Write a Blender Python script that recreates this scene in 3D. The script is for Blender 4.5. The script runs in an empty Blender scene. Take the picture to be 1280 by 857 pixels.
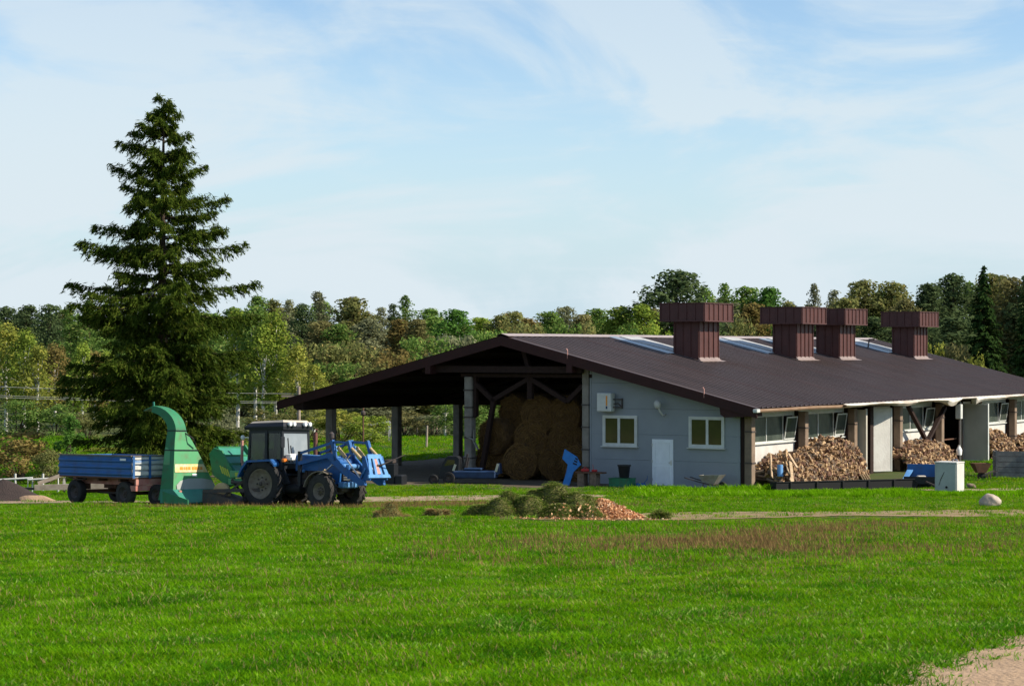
import bpy, math, random
import numpy as np
from mathutils import Vector, Matrix

S = bpy.context.scene
COL = S.collection
R = math.radians
random.seed(7)
RNG = np.random.default_rng(11)

# ------------------------------------------------------------------ camera
cam_d = bpy.data.cameras.new('camera')
cam = bpy.data.objects.new('camera', cam_d)
COL.objects.link(cam)
cam_d.sensor_width = 23.6
cam_d.lens = 2700 / 1280 * 23.6
cam_d.clip_start = 0.5
cam_d.clip_end = 6000
cam.location = (0, 0, 6.0)
cam.rotation_euler = (R(90.18), 0, 0)
cam_d.dof.use_dof = True
cam_d.dof.focus_distance = 92
cam_d.dof.aperture_fstop = 6.3
S.camera = cam
S.render.resolution_x, S.render.resolution_y = 1024, 685

# ------------------------------------------------------------------ sun and sky
SUN_EL, SUN_AZ = R(38), R(-10)                       # azimuth counted from +X
sun_dir = Vector((math.cos(SUN_EL) * math.cos(SUN_AZ), math.cos(SUN_EL) * math.sin(SUN_AZ), math.sin(SUN_EL)))
sd = bpy.data.lights.new('sun', 'SUN')
sd.energy = 5.0
sd.angle = R(0.53)
sd.color = (1.0, 0.91, 0.76)
sun = bpy.data.objects.new('sun', sd)
COL.objects.link(sun)
sun.rotation_euler = (-sun_dir).to_track_quat('-Z', 'Y').to_euler()
sun.location = (60, 0, 60)

W = bpy.data.worlds.new('World')
S.world = W
W.use_nodes = True
wt = W.node_tree
wt.nodes.clear()


def wn(t, **k):
    n = wt.nodes.new(t)
    for a, b in k.items():
        setattr(n, a, b)
    return n


wl = wt.links.new
sky = wn('ShaderNodeTexSky', sky_type='NISHITA', sun_disc=False)
sky.sun_elevation = SUN_EL
sky.sun_rotation = R(90) - SUN_AZ
sky.altitude = 100
sky.air_density = 1.0
sky.dust_density = 0.0
sky.ozone_density = 3.0
bg = wn('ShaderNodeBackground')
bg.inputs['Strength'].default_value = 0.108
wo = wn('ShaderNodeOutputWorld')
tc = wn('ShaderNodeTexCoord')
# thin cirrus: two stretched, warped noises looked up by sky direction
mp = wn('ShaderNodeMapping')
mp.inputs['Rotation'].default_value = (0, R(20), 0)
mp.inputs['Scale'].default_value = (3.2, 3.2, 7.0)
mp.inputs['Location'].default_value = (0.74, 0.2, 0.35)
n1 = wn('ShaderNodeTexNoise')
n1.inputs['Scale'].default_value = 1.5
n1.inputs['Detail'].default_value = 7
n1.inputs['Roughness'].default_value = 0.57
n1.inputs['Distortion'].default_value = 1.3
mp2 = wn('ShaderNodeMapping')
mp2.inputs['Rotation'].default_value = (0, R(24), 0)
mp2.inputs['Scale'].default_value = (4.0, 4.0, 26.0)
n2 = wn('ShaderNodeTexNoise')
n2.inputs['Scale'].default_value = 1.6
n2.inputs['Detail'].default_value = 8
n2.inputs['Roughness'].default_value = 0.6
n2.inputs['Distortion'].default_value = 0.7
r1 = wn('ShaderNodeMapRange', interpolation_type='SMOOTHSTEP')
r1.inputs['From Min'].default_value = 0.40
r1.inputs['From Max'].default_value = 0.60
r2 = wn('ShaderNodeMapRange', interpolation_type='SMOOTHSTEP')
r2.inputs['From Min'].default_value = 0.5
r2.inputs['From Max'].default_value = 0.78
r2.inputs['To Max'].default_value = 0.7
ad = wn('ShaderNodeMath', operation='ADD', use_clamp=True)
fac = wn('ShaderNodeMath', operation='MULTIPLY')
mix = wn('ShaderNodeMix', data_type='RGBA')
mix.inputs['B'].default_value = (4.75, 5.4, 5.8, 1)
hmix = wn('ShaderNodeMix', data_type='RGBA')
hmix.inputs['B'].default_value = (3.65, 4.7, 5.4, 1)
wl(tc.outputs['Generated'], mp.inputs['Vector'])
wl(tc.outputs['Generated'], mp2.inputs['Vector'])
wl(mp.outputs[0], n1.inputs['Vector'])
wl(mp2.outputs[0], n2.inputs['Vector'])
wl(n1.outputs['Fac'], r1.inputs['Value'])
wl(n2.outputs['Fac'], r2.inputs['Value'])
wl(r1.outputs[0], ad.inputs[0])
wl(r2.outputs[0], ad.inputs[1])
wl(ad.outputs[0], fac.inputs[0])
# cloud seen obliquely looks denser; thinned overhead, out of view, to lower sky fill
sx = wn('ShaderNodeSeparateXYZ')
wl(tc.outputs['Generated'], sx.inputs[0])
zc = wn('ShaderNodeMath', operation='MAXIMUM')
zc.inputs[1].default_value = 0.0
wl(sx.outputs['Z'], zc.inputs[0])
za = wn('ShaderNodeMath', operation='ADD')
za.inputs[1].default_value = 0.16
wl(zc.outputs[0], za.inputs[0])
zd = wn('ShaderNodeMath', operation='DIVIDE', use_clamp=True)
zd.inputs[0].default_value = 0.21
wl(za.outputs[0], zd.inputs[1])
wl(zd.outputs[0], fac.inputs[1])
hzr = wn('ShaderNodeMapRange', interpolation_type='SMOOTHSTEP')
hzr.inputs['From Min'].default_value = 0.0
hzr.inputs['From Max'].default_value = 0.15
hzr.inputs['To Min'].default_value = 0.97
hzr.inputs['To Max'].default_value = 0.0
wl(zc.outputs[0], hzr.inputs['Value'])
wl(hzr.outputs[0], hmix.inputs['Factor'])
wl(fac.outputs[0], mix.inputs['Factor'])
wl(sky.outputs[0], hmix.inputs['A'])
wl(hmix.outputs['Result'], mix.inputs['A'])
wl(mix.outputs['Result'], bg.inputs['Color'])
wl(bg.outputs[0], wo.inputs[0])

S.view_settings.view_transform = 'Standard'
S.view_settings.look = 'None'
S.view_settings.exposure = 0.5
S.view_settings.gamma = 1.0
S.cycles.max_bounces = 6
S.cycles.diffuse_bounces = 3
S.cycles.transparent_max_bounces = 8


# ------------------------------------------------------------------ helpers
def hz(x, y):
    """ground height: a field that falls away from the viewer to the flat farmyard"""
    y = np.asarray(y, float)
    x = np.asarray(x, float)
    base = 0.0489 * 3 * np.log1p(np.exp(np.clip((88 - np.maximum(y, -60)) / 3, -50, 60)))
    f = np.clip((86 - y) / 14, 0, 1)
    return base + f * (0.03 * np.sin(.45 * x + 1.3) * np.sin(.37 * y) + .022 * np.sin(.8 * x - .55 * y + 2))


def H(x, y):
    return float(hz(x, y))


MATS = {}


def mat(name, col, rough=.7, col2=None, scale=4.0, metal=0.0, bump=0.0, bscale=None, spec=.3, detail=6, fmin=.35, fmax=.68, stretch=None):
    """principled surface with a two-tone noise and optional fine relief"""
    m = bpy.data.materials.new(name)
    m.use_nodes = True
    nt = m.node_tree
    p = nt.nodes['Principled BSDF']
    p.inputs['Roughness'].default_value = rough
    p.inputs['Metallic'].default_value = metal
    p.inputs['Specular IOR Level'].default_value = spec
    p.inputs['Base Color'].default_value = (*col, 1)
    MATS[name] = m
    t = nt.nodes.new('ShaderNodeTexCoord')
    src = t.outputs['Object']
    if stretch:
        mpn = nt.nodes.new('ShaderNodeMapping')
        mpn.inputs['Scale'].default_value = stretch
        nt.links.new(src, mpn.inputs[0])
        src = mpn.outputs[0]
    if col2 is not None:
        n = nt.nodes.new('ShaderNodeTexNoise')
        n.inputs['Scale'].default_value = scale
        n.inputs['Detail'].default_value = detail
        n.inputs['Roughness'].default_value = .62
        r = nt.nodes.new('ShaderNodeMapRange')
        r.inputs['From Min'].default_value = fmin
        r.inputs['From Max'].default_value = fmax
        x = nt.nodes.new('ShaderNodeMix')
        x.data_type = 'RGBA'
        x.inputs['A'].default_value = (*col, 1)
        x.inputs['B'].default_value = (*col2, 1)
        nt.links.new(src, n.inputs['Vector'])
        nt.links.new(n.outputs['Fac'], r.inputs['Value'])
        nt.links.new(r.outputs[0], x.inputs['Factor'])
        nt.links.new(x.outputs['Result'], p.inputs['Base Color'])
    if bump:
        n = nt.nodes.new('ShaderNodeTexNoise')
        n.inputs['Scale'].default_value = bscale or scale * 6
        n.inputs['Detail'].default_value = 4
        b = nt.nodes.new('ShaderNodeBump')
        b.inputs['Strength'].default_value = bump
        b.inputs['Distance'].default_value = .05
        nt.links.new(src, n.inputs['Vector'])
        nt.links.new(n.outputs['Fac'], b.inputs['Height'])
        nt.links.new(b.outputs[0], p.inputs['Normal'])
    return m


def leafmat(name, c1, c2, c3=None, trans=.35, world=0.0, gloss=.0):
    """leaf or blade: diffuse + light passing through, each leaf its own tint"""
    m = bpy.data.materials.new(name)
    m.use_nodes = True
    nt = m.node_tree
    nt.nodes.clear()
    out = nt.nodes.new('ShaderNodeOutputMaterial')
    g = nt.nodes.new('ShaderNodeNewGeometry')
    cr = nt.nodes.new('ShaderNodeValToRGB')
    cr.color_ramp.elements[0].color = (*c1, 1)
    cr.color_ramp.elements[1].color = (*c2, 1)
    if c3 is not None:
        e = cr.color_ramp.elements.new(.86)
        e.color = (*c2, 1)
        cr.color_ramp.elements[-1].color = (*c3, 1)
    fac = g.outputs['Random Per Island']
    if world:
        n = nt.nodes.new('ShaderNodeTexNoise')
        n.inputs['Scale'].default_value = world
        n.inputs['Detail'].default_value = 3
        nt.links.new(g.outputs['Position'], n.inputs['Vector'])
        r = nt.nodes.new('ShaderNodeMapRange')
        r.inputs['From Min'].default_value = .3
        r.inputs['From Max'].default_value = .7
        nt.links.new(n.outputs['Fac'], r.inputs['Value'])
        a = nt.nodes.new('ShaderNodeMix')
        a.inputs['Factor'].default_value = .5
        nt.links.new(fac, a.inputs['A'])
        nt.links.new(r.outputs[0], a.inputs['B'])
        fac = a.outputs['Result']
    nt.links.new(fac, cr.inputs[0])
    oi = nt.nodes.new('ShaderNodeObjectInfo')
    hv = nt.nodes.new('ShaderNodeHueSaturation')
    mr = nt.nodes.new('ShaderNodeMapRange')
    mr.inputs['To Min'].default_value = .8
    mr.inputs['To Max'].default_value = 1.2
    nt.links.new(oi.outputs['Random'], mr.inputs['Value'])
    nt.links.new(mr.outputs[0], hv.inputs['Value'])
    nt.links.new(cr.outputs[0], hv.inputs['Color'])
    d = nt.nodes.new('ShaderNodeBsdfDiffuse')
    tr = nt.nodes.new('ShaderNodeBsdfTranslucent')
    mx = nt.nodes.new('ShaderNodeMixShader')
    mx.inputs[0].default_value = trans
    nt.links.new(hv.outputs[0], d.inputs[0])
    nt.links.new(hv.outputs[0], tr.inputs[0])
    nt.links.new(d.outputs[0], mx.inputs[1])
    nt.links.new(tr.outputs[0], mx.inputs[2])
    last = mx
    if gloss:
        gl = nt.nodes.new('ShaderNodeBsdfGlossy')
        gl.inputs['Roughness'].default_value = .45
        m2 = nt.nodes.new('ShaderNodeMixShader')
        m2.inputs[0].default_value = gloss
        nt.links.new(mx.outputs[0], m2.inputs[1])
        nt.links.new(gl.outputs[0], m2.inputs[2])
        last = m2
    nt.links.new(last.outputs[0], out.inputs[0])
    MATS[name] = m
    return m


class MB:
    """collects boxes, beams, tubes and prisms; build() links them as one mesh object"""

    def __init__(s):
        s.v, s.f = [], []

    def add(s, vs, fs, M=None):
        o = len(s.v)
        s.v += [tuple(M @ Vector(p)) for p in vs] if M else [tuple(p) for p in vs]
        s.f += [tuple(i + o for i in f) for f in fs]
        return s

    def box(s, x0, x1, y0, y1, z0, z1, M=None):
        return s.add([(x0, y0, z0), (x1, y0, z0), (x1, y1, z0), (x0, y1, z0), (x0, y0, z1), (x1, y0, z1), (x1, y1, z1), (x0, y1, z1)],
                     [(3, 2, 1, 0), (4, 5, 6, 7), (0, 1, 5, 4), (1, 2, 6, 5), (2, 3, 7, 6), (3, 0, 4, 7)], M)

    def rbox(s, x0, x1, y0, y1, z0, z1, b=.02, M=None):
        """box with chamfered vertical and horizontal edges"""
        xs, ys, zs = (x0, x0 + b, x1 - b, x1), (y0, y0 + b, y1 - b, y1), (z0, z0 + b, z1 - b, z1)
        ring = lambda xa, xb, ya, yb, z, c: [(xa + c, ya, z), (xb - c, ya, z), (xb, ya + c, z), (xb, yb - c, z), (xb - c, yb, z), (xa + c, yb, z), (xa, yb - c, z), (xa, ya + c, z)]
        rings = [ring(x0 + b, x1 - b, y0 + b, y1 - b, z0, b * .5), ring(x0, x1, y0, y1, z0 + b, b), ring(x0, x1, y0, y1, z1 - b, b), ring(x0 + b, x1 - b, y0 + b, y1 - b, z1, b * .5)]
        vs = [p for r in rings for p in r]
        fs = [tuple(range(7, -1, -1)), tuple(range(24, 32))]
        for k in range(3):
            for i in range(8):
                j = (i + 1) % 8
                fs.append((k * 8 + i, k * 8 + j, k * 8 + 8 + j, k * 8 + 8 + i))
        return s.add(vs, fs, M)

    def beam(s, p, q, w, h=None, up=(0, 0, 1)):
        """rectangular bar from p to q"""
        h = h or w
        p, q = Vector(p), Vector(q)
        d = (q - p).normalized()
        u = Vector(up)
        if abs(d.dot(u)) > .98:
            u = Vector((1, 0, 0))
        a = d.cross(u).normalized() * (w / 2)
        b = a.cross(d).normalized() * (h / 2)
        vs = [p - a - b, p + a - b, p + a + b, p - a + b, q - a - b, q + a - b, q + a + b, q - a + b]
        return s.add(vs, [(3, 2, 1, 0), (4, 5, 6, 7), (0, 1, 5, 4), (1, 2, 6, 5), (2, 3, 7, 6), (3, 0, 4, 7)])

    def tube(s, pts, r, n=8, cap=True):
        """round bar along a polyline; r may be a list"""
        pts = [Vector(p) for p in pts]
        rs = r if isinstance(r, (list, tuple)) else [r] * len(pts)
        vs, fs = [], []
        for i, p in enumerate(pts):
            d = (pts[min(i + 1, len(pts) - 1)] - pts[max(i - 1, 0)]).normalized()
            u = Vector((0, 0, 1)) if abs(d.z) < .95 else Vector((1, 0, 0))
            a = d.cross(u).normalized()
            b = a.cross(d).normalized()
            for k in range(n):
                t = 2 * math.pi * k / n
                vs.append(p + (a * math.cos(t) + b * math.sin(t)) * rs[i])
        for i in range(len(pts) - 1):
            for k in range(n):
                j = (k + 1) % n
                fs.append((i * n + k, i * n + j, i * n + n + j, i * n + n + k))
        if cap:
            fs.append(tuple(range(n - 1, -1, -1)))
            fs.append(tuple(range((len(pts) - 1) * n, len(pts) * n)))
        return s.add(vs, fs)

    def lathe(s, prof, axis='y', n=24, c=(0, 0, 0), cap=True):
        """profile of (along axis, radius)"""
        vs, fs = [], []
        for a, r in prof:
            for k in range(n):
                t = 2 * math.pi * k / n
                e, g = r * math.cos(t), r * math.sin(t)
                p = (e, a, g) if axis == 'y' else ((a, e, g) if axis == 'x' else (e, g, a))
                vs.append((p[0] + c[0], p[1] + c[1], p[2] + c[2]))
        for i in range(len(prof) - 1):
            for k in range(n):
                j = (k + 1) % n
                fs.append((i * n + k, i * n + j, i * n + n + j, i * n + n + k))
        if cap:
            fs.append(tuple(range(n)))
            fs.append(tuple(range((len(prof) - 1) * n, len(prof) * n)))
        return s.add(vs, fs)

    def prism(s, poly, a, b, axis='y', M=None):
        """2D polygon extruded between a and b along an axis; poly is given in the other two"""
        n = len(poly)
        P = (lambda u, v, w: (u, w, v)) if axis == 'y' else ((lambda u, v, w: (w, u, v)) if axis == 'x' else (lambda u, v, w: (u, v, w)))
        vs = [P(u, v, a) for u, v in poly] + [P(u, v, b) for u, v in poly]
        fs = [tuple(range(n)), tuple(range(2 * n - 1, n - 1, -1))] + [(i, i + n, (i + 1) % n + n, (i + 1) % n) for i in range(n)]
        return s.add(vs, fs, M)

    def build(s, name, m, parent=None, smooth=False, loc=None, rot=None):
        me = bpy.data.meshes.new(name)
        me.from_pydata(s.v, [], s.f)
        me.materials.append(m if not isinstance(m, str) else MATS[m])
        import bmesh
        bm = bmesh.new()
        bm.from_mesh(me)
        bmesh.ops.recalc_face_normals(bm, faces=bm.faces)
        bm.to_mesh(me)
        bm.free()
        if smooth:
            me.polygons.foreach_set('use_smooth', [True] * len(me.polygons))
            me.set_sharp_from_angle(angle=R(40))
        o = bpy.data.objects.new(name, me)
        COL.objects.link(o)
        if parent is not None:
            o.parent = parent
        if loc is not None:
            o.location = loc
        if rot is not None:
            o.rotation_euler = rot
        return o


def npmesh(name, V, nper, m, parent=None):
    """mesh of independent n-gons from an array of corner points"""
    V = np.asarray(V, np.float32).reshape(-1, 3)
    nf = len(V) // nper
    me = bpy.data.meshes.new(name)
    me.vertices.add(len(V))
    me.vertices.foreach_set('co', V.ravel())
    me.loops.add(len(V))
    me.loops.foreach_set('vertex_index', np.arange(len(V), dtype=np.int32))
    me.polygons.add(nf)
    me.polygons.foreach_set('loop_start', np.arange(nf, dtype=np.int32) * nper)
    me.update(calc_edges=True)
    me.materials.append(MATS[m] if isinstance(m, str) else m)
    o = bpy.data.objects.new(name, me)
    COL.objects.link(o)
    if parent is not None:
        o.parent = parent
    return o


def thing(name, label, cat, loc=(0, 0, 0), rz=0.0, group=None):
    o = bpy.data.objects.new(name, None)
    COL.objects.link(o)
    o.location = loc
    o.rotation_euler = (0, 0, rz)
    return tag(o, label, cat, group)


def tag(o, label, cat, group=None):
    o['label'] = label
    o['category'] = cat
    if group:
        o['group'] = group
    return o


def struct(o):
    o['kind'] = 'structure'
    return o


def copy_thing(root, loc, rz=0.0, scale=None, label=None, group=None):
    c = root.copy()
    COL.objects.link(c)
    c.location = loc
    c.rotation_euler = (0, 0, rz)
    if scale:
        c.scale = scale
    if label:
        c['label'] = label
    if group:
        c['group'] = group
    for ch in root.children:
        d = ch.copy()
        COL.objects.link(d)
        d.parent = c
        for g in ch.children:
            e = g.copy()
            COL.objects.link(e)
            e.parent = d
    return c


# ------------------------------------------------------------------ materials
mat('soil', (.035, .075, .006), .95, (.075, .065, .02), 0.9, bump=.6, bscale=14)
mat('gravel', (.40, .30, .20), .95, (.27, .19, .11), 1.6, bump=.8, bscale=30)
mat('dirt', (.33, .225, .125), .95, (.19, .145, .06), 1.3, bump=.8, bscale=20)
mat('sand', (.42, .285, .18), .95, (.29, .195, .115), 1.2, bump=.8, bscale=18)
mat('roof', (.068, .049, .044), .42, (.092, .064, .057), .9, metal=.0, bump=.12, bscale=3, spec=.5, stretch=(.12, 1.6, 1))
mat('roof_under', (.05, .028, .02), .9)
mat('fascia', (.042, .012, .010), .7, (.03, .009, .008), 2)
mat('ridge', (.42, .35, .33), .5, (.33, .27, .25), 2, metal=.1)
mat('wall_grey', (.265, .288, .308), .75, (.24, .262, .282), 1.1, bump=.1, bscale=8)
mat('trim_white', (.60, .61, .58), .45, (.50, .50, .46), 3)
mat('door_white', (.78, .81, .84), .4, (.70, .73, .76), 2)
mat('wall_white', (.62, .60, .56), .7, (.50, .47, .43), 1.2, bump=.2, bscale=10)
mat('leaf_beige', (.48, .44, .37), .7, (.40, .36, .30), .9)
mat('concrete', (.27, .245, .21), .9, (.18, .16, .135), 2.2, bump=.4, bscale=25)
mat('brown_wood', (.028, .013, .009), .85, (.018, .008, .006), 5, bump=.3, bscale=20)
mat('black', (.012, .012, .013), .7)
mat('dark_glass', (.055, .06, .014), .08, (.035, .04, .012), 1.2, spec=.5)  # olive base colour takes in the field reflected in the panes
mat('curtain_glass', (.07, .085, .07), .2, (.03, .04, .035), 1.4, spec=.25)
mat('vent_red', (.086, .034, .030), .5, (.064, .026, .023), 1.6, metal=.0, spec=.3)
mat('galvanised', (.36, .41, .46), .35, (.28, .33, .37), 1.5, metal=.4)  # blue tint stands in for sky mirrored in the bare metal
mat('sheet_glint', (.48, .48, .47), .5, (.38, .38, .37), 2)  # white stands in for sun glint on unpainted sheet metal
mat('membrane', (.66, .62, .56), .8, (.40, .32, .24), 1.1)
mat('gutter', (.27, .16, .10), .6, (.36, .24, .16), 1.5)
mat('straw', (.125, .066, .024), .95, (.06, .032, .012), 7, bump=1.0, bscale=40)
mat('firewood', (.37, .23, .12), .9, (.22, .13, .07), 6)
mat('firewood_pale', (.50, .34, .19), .9, (.34, .22, .12), 6)
mat('firewood_grey', (.22, .16, .115), .9, (.12, .085, .06), 6)
mat('plank', (.50, .37, .24), .9, (.33, .23, .14), 3, stretch=(1, 1, 6))
mat('bark', (.085, .062, .045), .95, (.05, .036, .026), 6, bump=.6, bscale=30)
mat('birch_bark', (.62, .60, .55), .85, (.10, .09, .08), 3.0, fmin=.52, fmax=.62)
mat('grey_wood', (.22, .21, .20), .9, (.13, .12, .12), 3, bump=.4, bscale=20)
mat('rock', (.36, .28, .21), .9, (.48, .41, .34), 3, bump=.5, bscale=9)
mat('paint_blue', (.012, .095, .30), .5, (.05, .085, .15), 4, spec=.4, fmin=.52, fmax=.72)
mat('paint_blue_light', (.13, .31, .58), .5, (.07, .20, .44), 4)  # paler copy of the blue, for loader and hood faces in the sun
mat('trailer_blue', (.026, .125, .35), .55, (.04, .09, .20), 2.5, fmin=.45, fmax=.75)
mat('worn_blue', (.50, .52, .54), .6, (.12, .24, .46), 1.6, fmin=.50, fmax=.56, stretch=(.5, .5, 4.0))
mat('trailer_red', (.42, .14, .11), .75, (.52, .27, .22), 4)
mat('rubber', (.018, .018, .019), .85, (.035, .032, .03), 6)
mat('rubber_dusty', (.05, .045, .04), .9, (.025, .023, .022), 5)
mat('rim_grey', (.22, .185, .14), .7, (.13, .10, .075), 5)
mat('pillar_tan', (.25, .18, .13), .9, (.17, .12, .085), 2.2, bump=.4, bscale=25)
mat('cab_black', (.016, .018, .022), .45)
mat('cab_roof', (.52, .46, .38), .6, (.42, .36, .29), 2)
mat('windscreen', (.20, .23, .25), .12, (.28, .31, .33), 1.5, spec=.6)  # pale base colour carries the sky reflected in the glass
mat('side_glass', (.012, .014, .014), .25, spec=.12)
mat('iron', (.05, .048, .05), .6, (.09, .06, .045), 6)
mat('exhaust', (.16, .06, .045), .75, (.09, .04, .03), 6)
mat('tan', (.50, .37, .19), .6, (.38, .27, .14), 5)
mat('steel', (.55, .55, .55), .3, metal=.8)
mat('lamp_white', (.82, .82, .80), .25)
mat('orange', (.75, .20, .03), .4)
mat('red', (.45, .03, .03), .5)
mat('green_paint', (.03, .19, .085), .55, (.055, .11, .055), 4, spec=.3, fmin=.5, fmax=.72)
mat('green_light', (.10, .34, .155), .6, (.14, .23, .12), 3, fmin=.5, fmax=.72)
mat('teal', (.04, .25, .175), .5, (.035, .18, .13), 2.5)
mat('decal_yellow', (.72, .55, .20), .5, (.80, .70, .48), 5)
mat('decal_orange', (.72, .30, .05), .5)
mat('yellow_green', (.42, .48, .06), .5)
mat('pale_pink', (.62, .35, .30), .8, (.45, .2, .16), 5)
mat('chips', (.52, .25, .12), .95, (.68, .44, .26), 9)
mat('heap_soil', (.16, .14, .05), .95, (.08, .10, .028), 3, bump=1, bscale=18)
mat('dark_soil', (.05, .035, .03), .95, (.035, .025, .022), 3, bump=1, bscale=18)
mat('crate_blue', (.03, .22, .62), .5, (.025, .17, .50), 3)
mat('box_grey', (.42, .44, .42), .6, (.34, .36, .34), 1.6)
mat('rust', (.16, .075, .045), .85, (.09, .05, .035), 6)
mat('bucket_black', (.02, .02, .022), .5)
mat('tin', (.33, .33, .30), .5, (.25, .22, .18), 4, metal=.3)
mat('dark_blue', (.02, .05, .12), .5, (.015, .03, .07), 3)
mat('white_paint', (.62, .62, .58), .7, (.48, .46, .42), 5)
mat('weathered_post', (.40, .33, .26), .9, (.28, .22, .17), 5)
mat('wire', (.42, .42, .40), .5)
mat('lamp_grey', (.5, .49, .45), .5)

leafmat('grass', (.026, .10, .002), (.185, .41, .007), (.58, .54, .16), .5, world=1.3)
leafmat('grass_yellow', (.055, .12, .003), (.29, .43, .012), (.62, .54, .18), .5, world=1.3)
leafmat('grass_dark', (.014, .075, .003), (.085, .27, .008), None, .45, world=1.3)
leafmat('grass_dry', (.22, .15, .06), (.36, .27, .11), None, .35)
leafmat('sorrel', (.15, .085, .035), (.28, .18, .075), None, .35)
leafmat('weed', (.045, .15, .008), (.14, .33, .02), (.42, .46, .14), .4)
leafmat('needle', (.030, .062, .009), (.105, .150, .020), (.19, .21, .04), .32)
leafmat('needle_far', (.016, .038, .012), (.042, .075, .018), None, .2)
for n_, a_, b_, c_ in (('green', (.032, .065, .014), (.085, .135, .030), (.16, .17, .05)),
                       ('deep', (.022, .060, .012), (.062, .125, .024), None),
                       ('dark', (.020, .036, .016), (.055, .075, .030), None),
                       ('olive', (.050, .060, .020), (.115, .120, .040), (.17, .13, .05)),
                       ('grey', (.060, .068, .036), (.125, .130, .070), None),
                       ('lime', (.066, .100, .014), (.145, .190, .030), (.20, .20, .035)),
                       ('yellow', (.078, .094, .018), (.150, .158, .030), (.21, .18, .04)),
                       ('rust', (.086, .070, .024), (.140, .106, .036), (.10, .11, .03)),
                       ('brown', (.066, .066, .028), (.118, .106, .042), (.09, .10, .03))):
    k_ = 1.95
    leafmat('leaf_' + n_, tuple(k_ * (.6 * v + .4 * u) for v, u in zip(a_, b_)), tuple(k_ * v for v in b_), c_ and tuple(k_ * v for v in c_), .38)

# clear cab glass: mostly see-through, with a faint sky reflection
gm_ = bpy.data.materials.new('clear_glass')
gm_.use_nodes = True
gn = gm_.node_tree
gn.nodes.clear()
go_ = gn.nodes.new('ShaderNodeOutputMaterial')
gt_ = gn.nodes.new('ShaderNodeBsdfTransparent')
gt_.inputs[0].default_value = (.40, .43, .40, 1)
gg_ = gn.nodes.new('ShaderNodeBsdfGlossy')
gg_.inputs['Roughness'].default_value = .08
gx_ = gn.nodes.new('ShaderNodeMixShader')
gf_ = gn.nodes.new('ShaderNodeFresnel')
gn.links.new(gf_.outputs[0], gx_.inputs[0])
gn.links.new(gt_.outputs[0], gx_.inputs[1])
gn.links.new(gg_.outputs[0], gx_.inputs[2])
gn.links.new(gx_.outputs[0], go_.inputs[0])
MATS['clear_glass'] = gm_
mat('flash_metal', (.27, .21, .19), .5, (.20, .15, .14), 3)

# ------------------------------------------------------------------ ground, tracks
def axis_steps(segs):
    out = []
    for a, b, st in segs:
        out += list(np.arange(a, b, st))
    return np.array(out + [segs[-1][1]])


gx = axis_steps([(-1500, -300, 150), (-300, -60, 20), (-60, 60, 1.0), (60, 300, 20), (300, 1500, 150)])
gy = axis_steps([(-300, -60, 40), (-60, 0, 6), (0, 110, 1.0), (110, 330, 11), (330, 2500, 155)])
XX, YY = np.meshgrid(gx, gy)
ZZ = hz(XX, YY)
nx, ny = len(gx), len(gy)
gm = bpy.data.meshes.new('ground')
gm.from_pydata(np.stack([XX, YY, ZZ], -1).reshape(-1, 3).tolist(), [],
               [(j * nx + i, j * nx + i + 1, (j + 1) * nx + i + 1, (j + 1) * nx + i) for j in range(ny - 1) for i in range(nx - 1)])
gm.materials.append(MATS['soil'])
gm.polygons.foreach_set('use_smooth', [True] * len(gm.polygons))
ground = bpy.data.objects.new('ground', gm)
COL.objects.link(ground)
struct(ground)

TRACKS = []


def track(name, pts, m, lift):
    """ragged-edged strip laid on the ground; pts are (x, y, half width)"""
    P = []
    for (x0, y0, w0), (x1, y1, w1) in zip(pts[:-1], pts[1:]):
        n = max(2, int(math.hypot(x1 - x0, y1 - y0) / .35))
        for k in range(n):
            t = k / n
            P.append((x0 + (x1 - x0) * t, y0 + (y1 - y0) * t, w0 + (w1 - w0) * t))
    P.append(pts[-1])
    A = np.array(P)
    T = np.gradient(A[:, :2], axis=0)
    T /= np.linalg.norm(T, axis=1)[:, None] + 1e-9
    N = np.stack([-T[:, 1], T[:, 0]], 1)
    rnd = random.Random(len(name))
    jit = .12 if name == 'sandy_path' else .34
    vs, fs = [], []
    m_ = 9
    jl = jr = 0
    for i in range(len(A)):
        jl = .7 * jl + rnd.uniform(-jit, jit)
        jr = .7 * jr + rnd.uniform(-jit, jit)
        for k in range(m_):
            u = k / (m_ - 1) * 2 - 1
            w = A[i, 2] + (jl if u < 0 else jr) * min(1, A[i, 2])
            q = A[i, :2] + N[i] * u * w
            vs.append((q[0], q[1], H(q[0], q[1]) + lift))
    for i in range(len(A) - 1):
        for k in range(m_ - 1):
            a = i * m_ + k
            fs.append((a, a + 1, a + m_ + 1, a + m_))
    b = MB()
    b.add(vs, fs)
    o = b.build(name, m)
    for p in o.data.polygons:
        p.use_smooth = True
    struct(o)
    TRACKS.append(A[::3])
    return o


track('gravel_road', [(-60, 77.5, 1.9), (-30, 77, 1.9), (-18, 77.6, 2.0), (-11, 79.3, 2.4), (-4.5, 82.6, 3.4), (0.5, 85.2, 2.6), (3.5, 87.4, .8)], 'gravel', .016)
track('dirt_path', [(.3, 56.6, .8), (2.0, 57.8, 1.5), (3.8, 59.4, 2.3), (7, 61.6, 2.9), (15, 64.2, 2.8), (40, 69.4, 2.6)], 'dirt', .016)
track('sandy_path', [(1.1, 9, 1.3), (3.05, 13.6, 1.25), (4.95, 18.4, 1.15), (8.0, 24.4, 1.0), (14, 36, 1.0)], 'sand', .018)
track('yard_path', [(17.5, 91.4, .9), (23, 92.4, 1.0), (40, 95, 1.2)], 'gravel', .018)
# packed earth under and before the open shed
ye = MB()
BA = R(31.7)
ca, sa = math.cos(BA), math.sin(BA)
BX, BY = 9.8, 92.95


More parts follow.
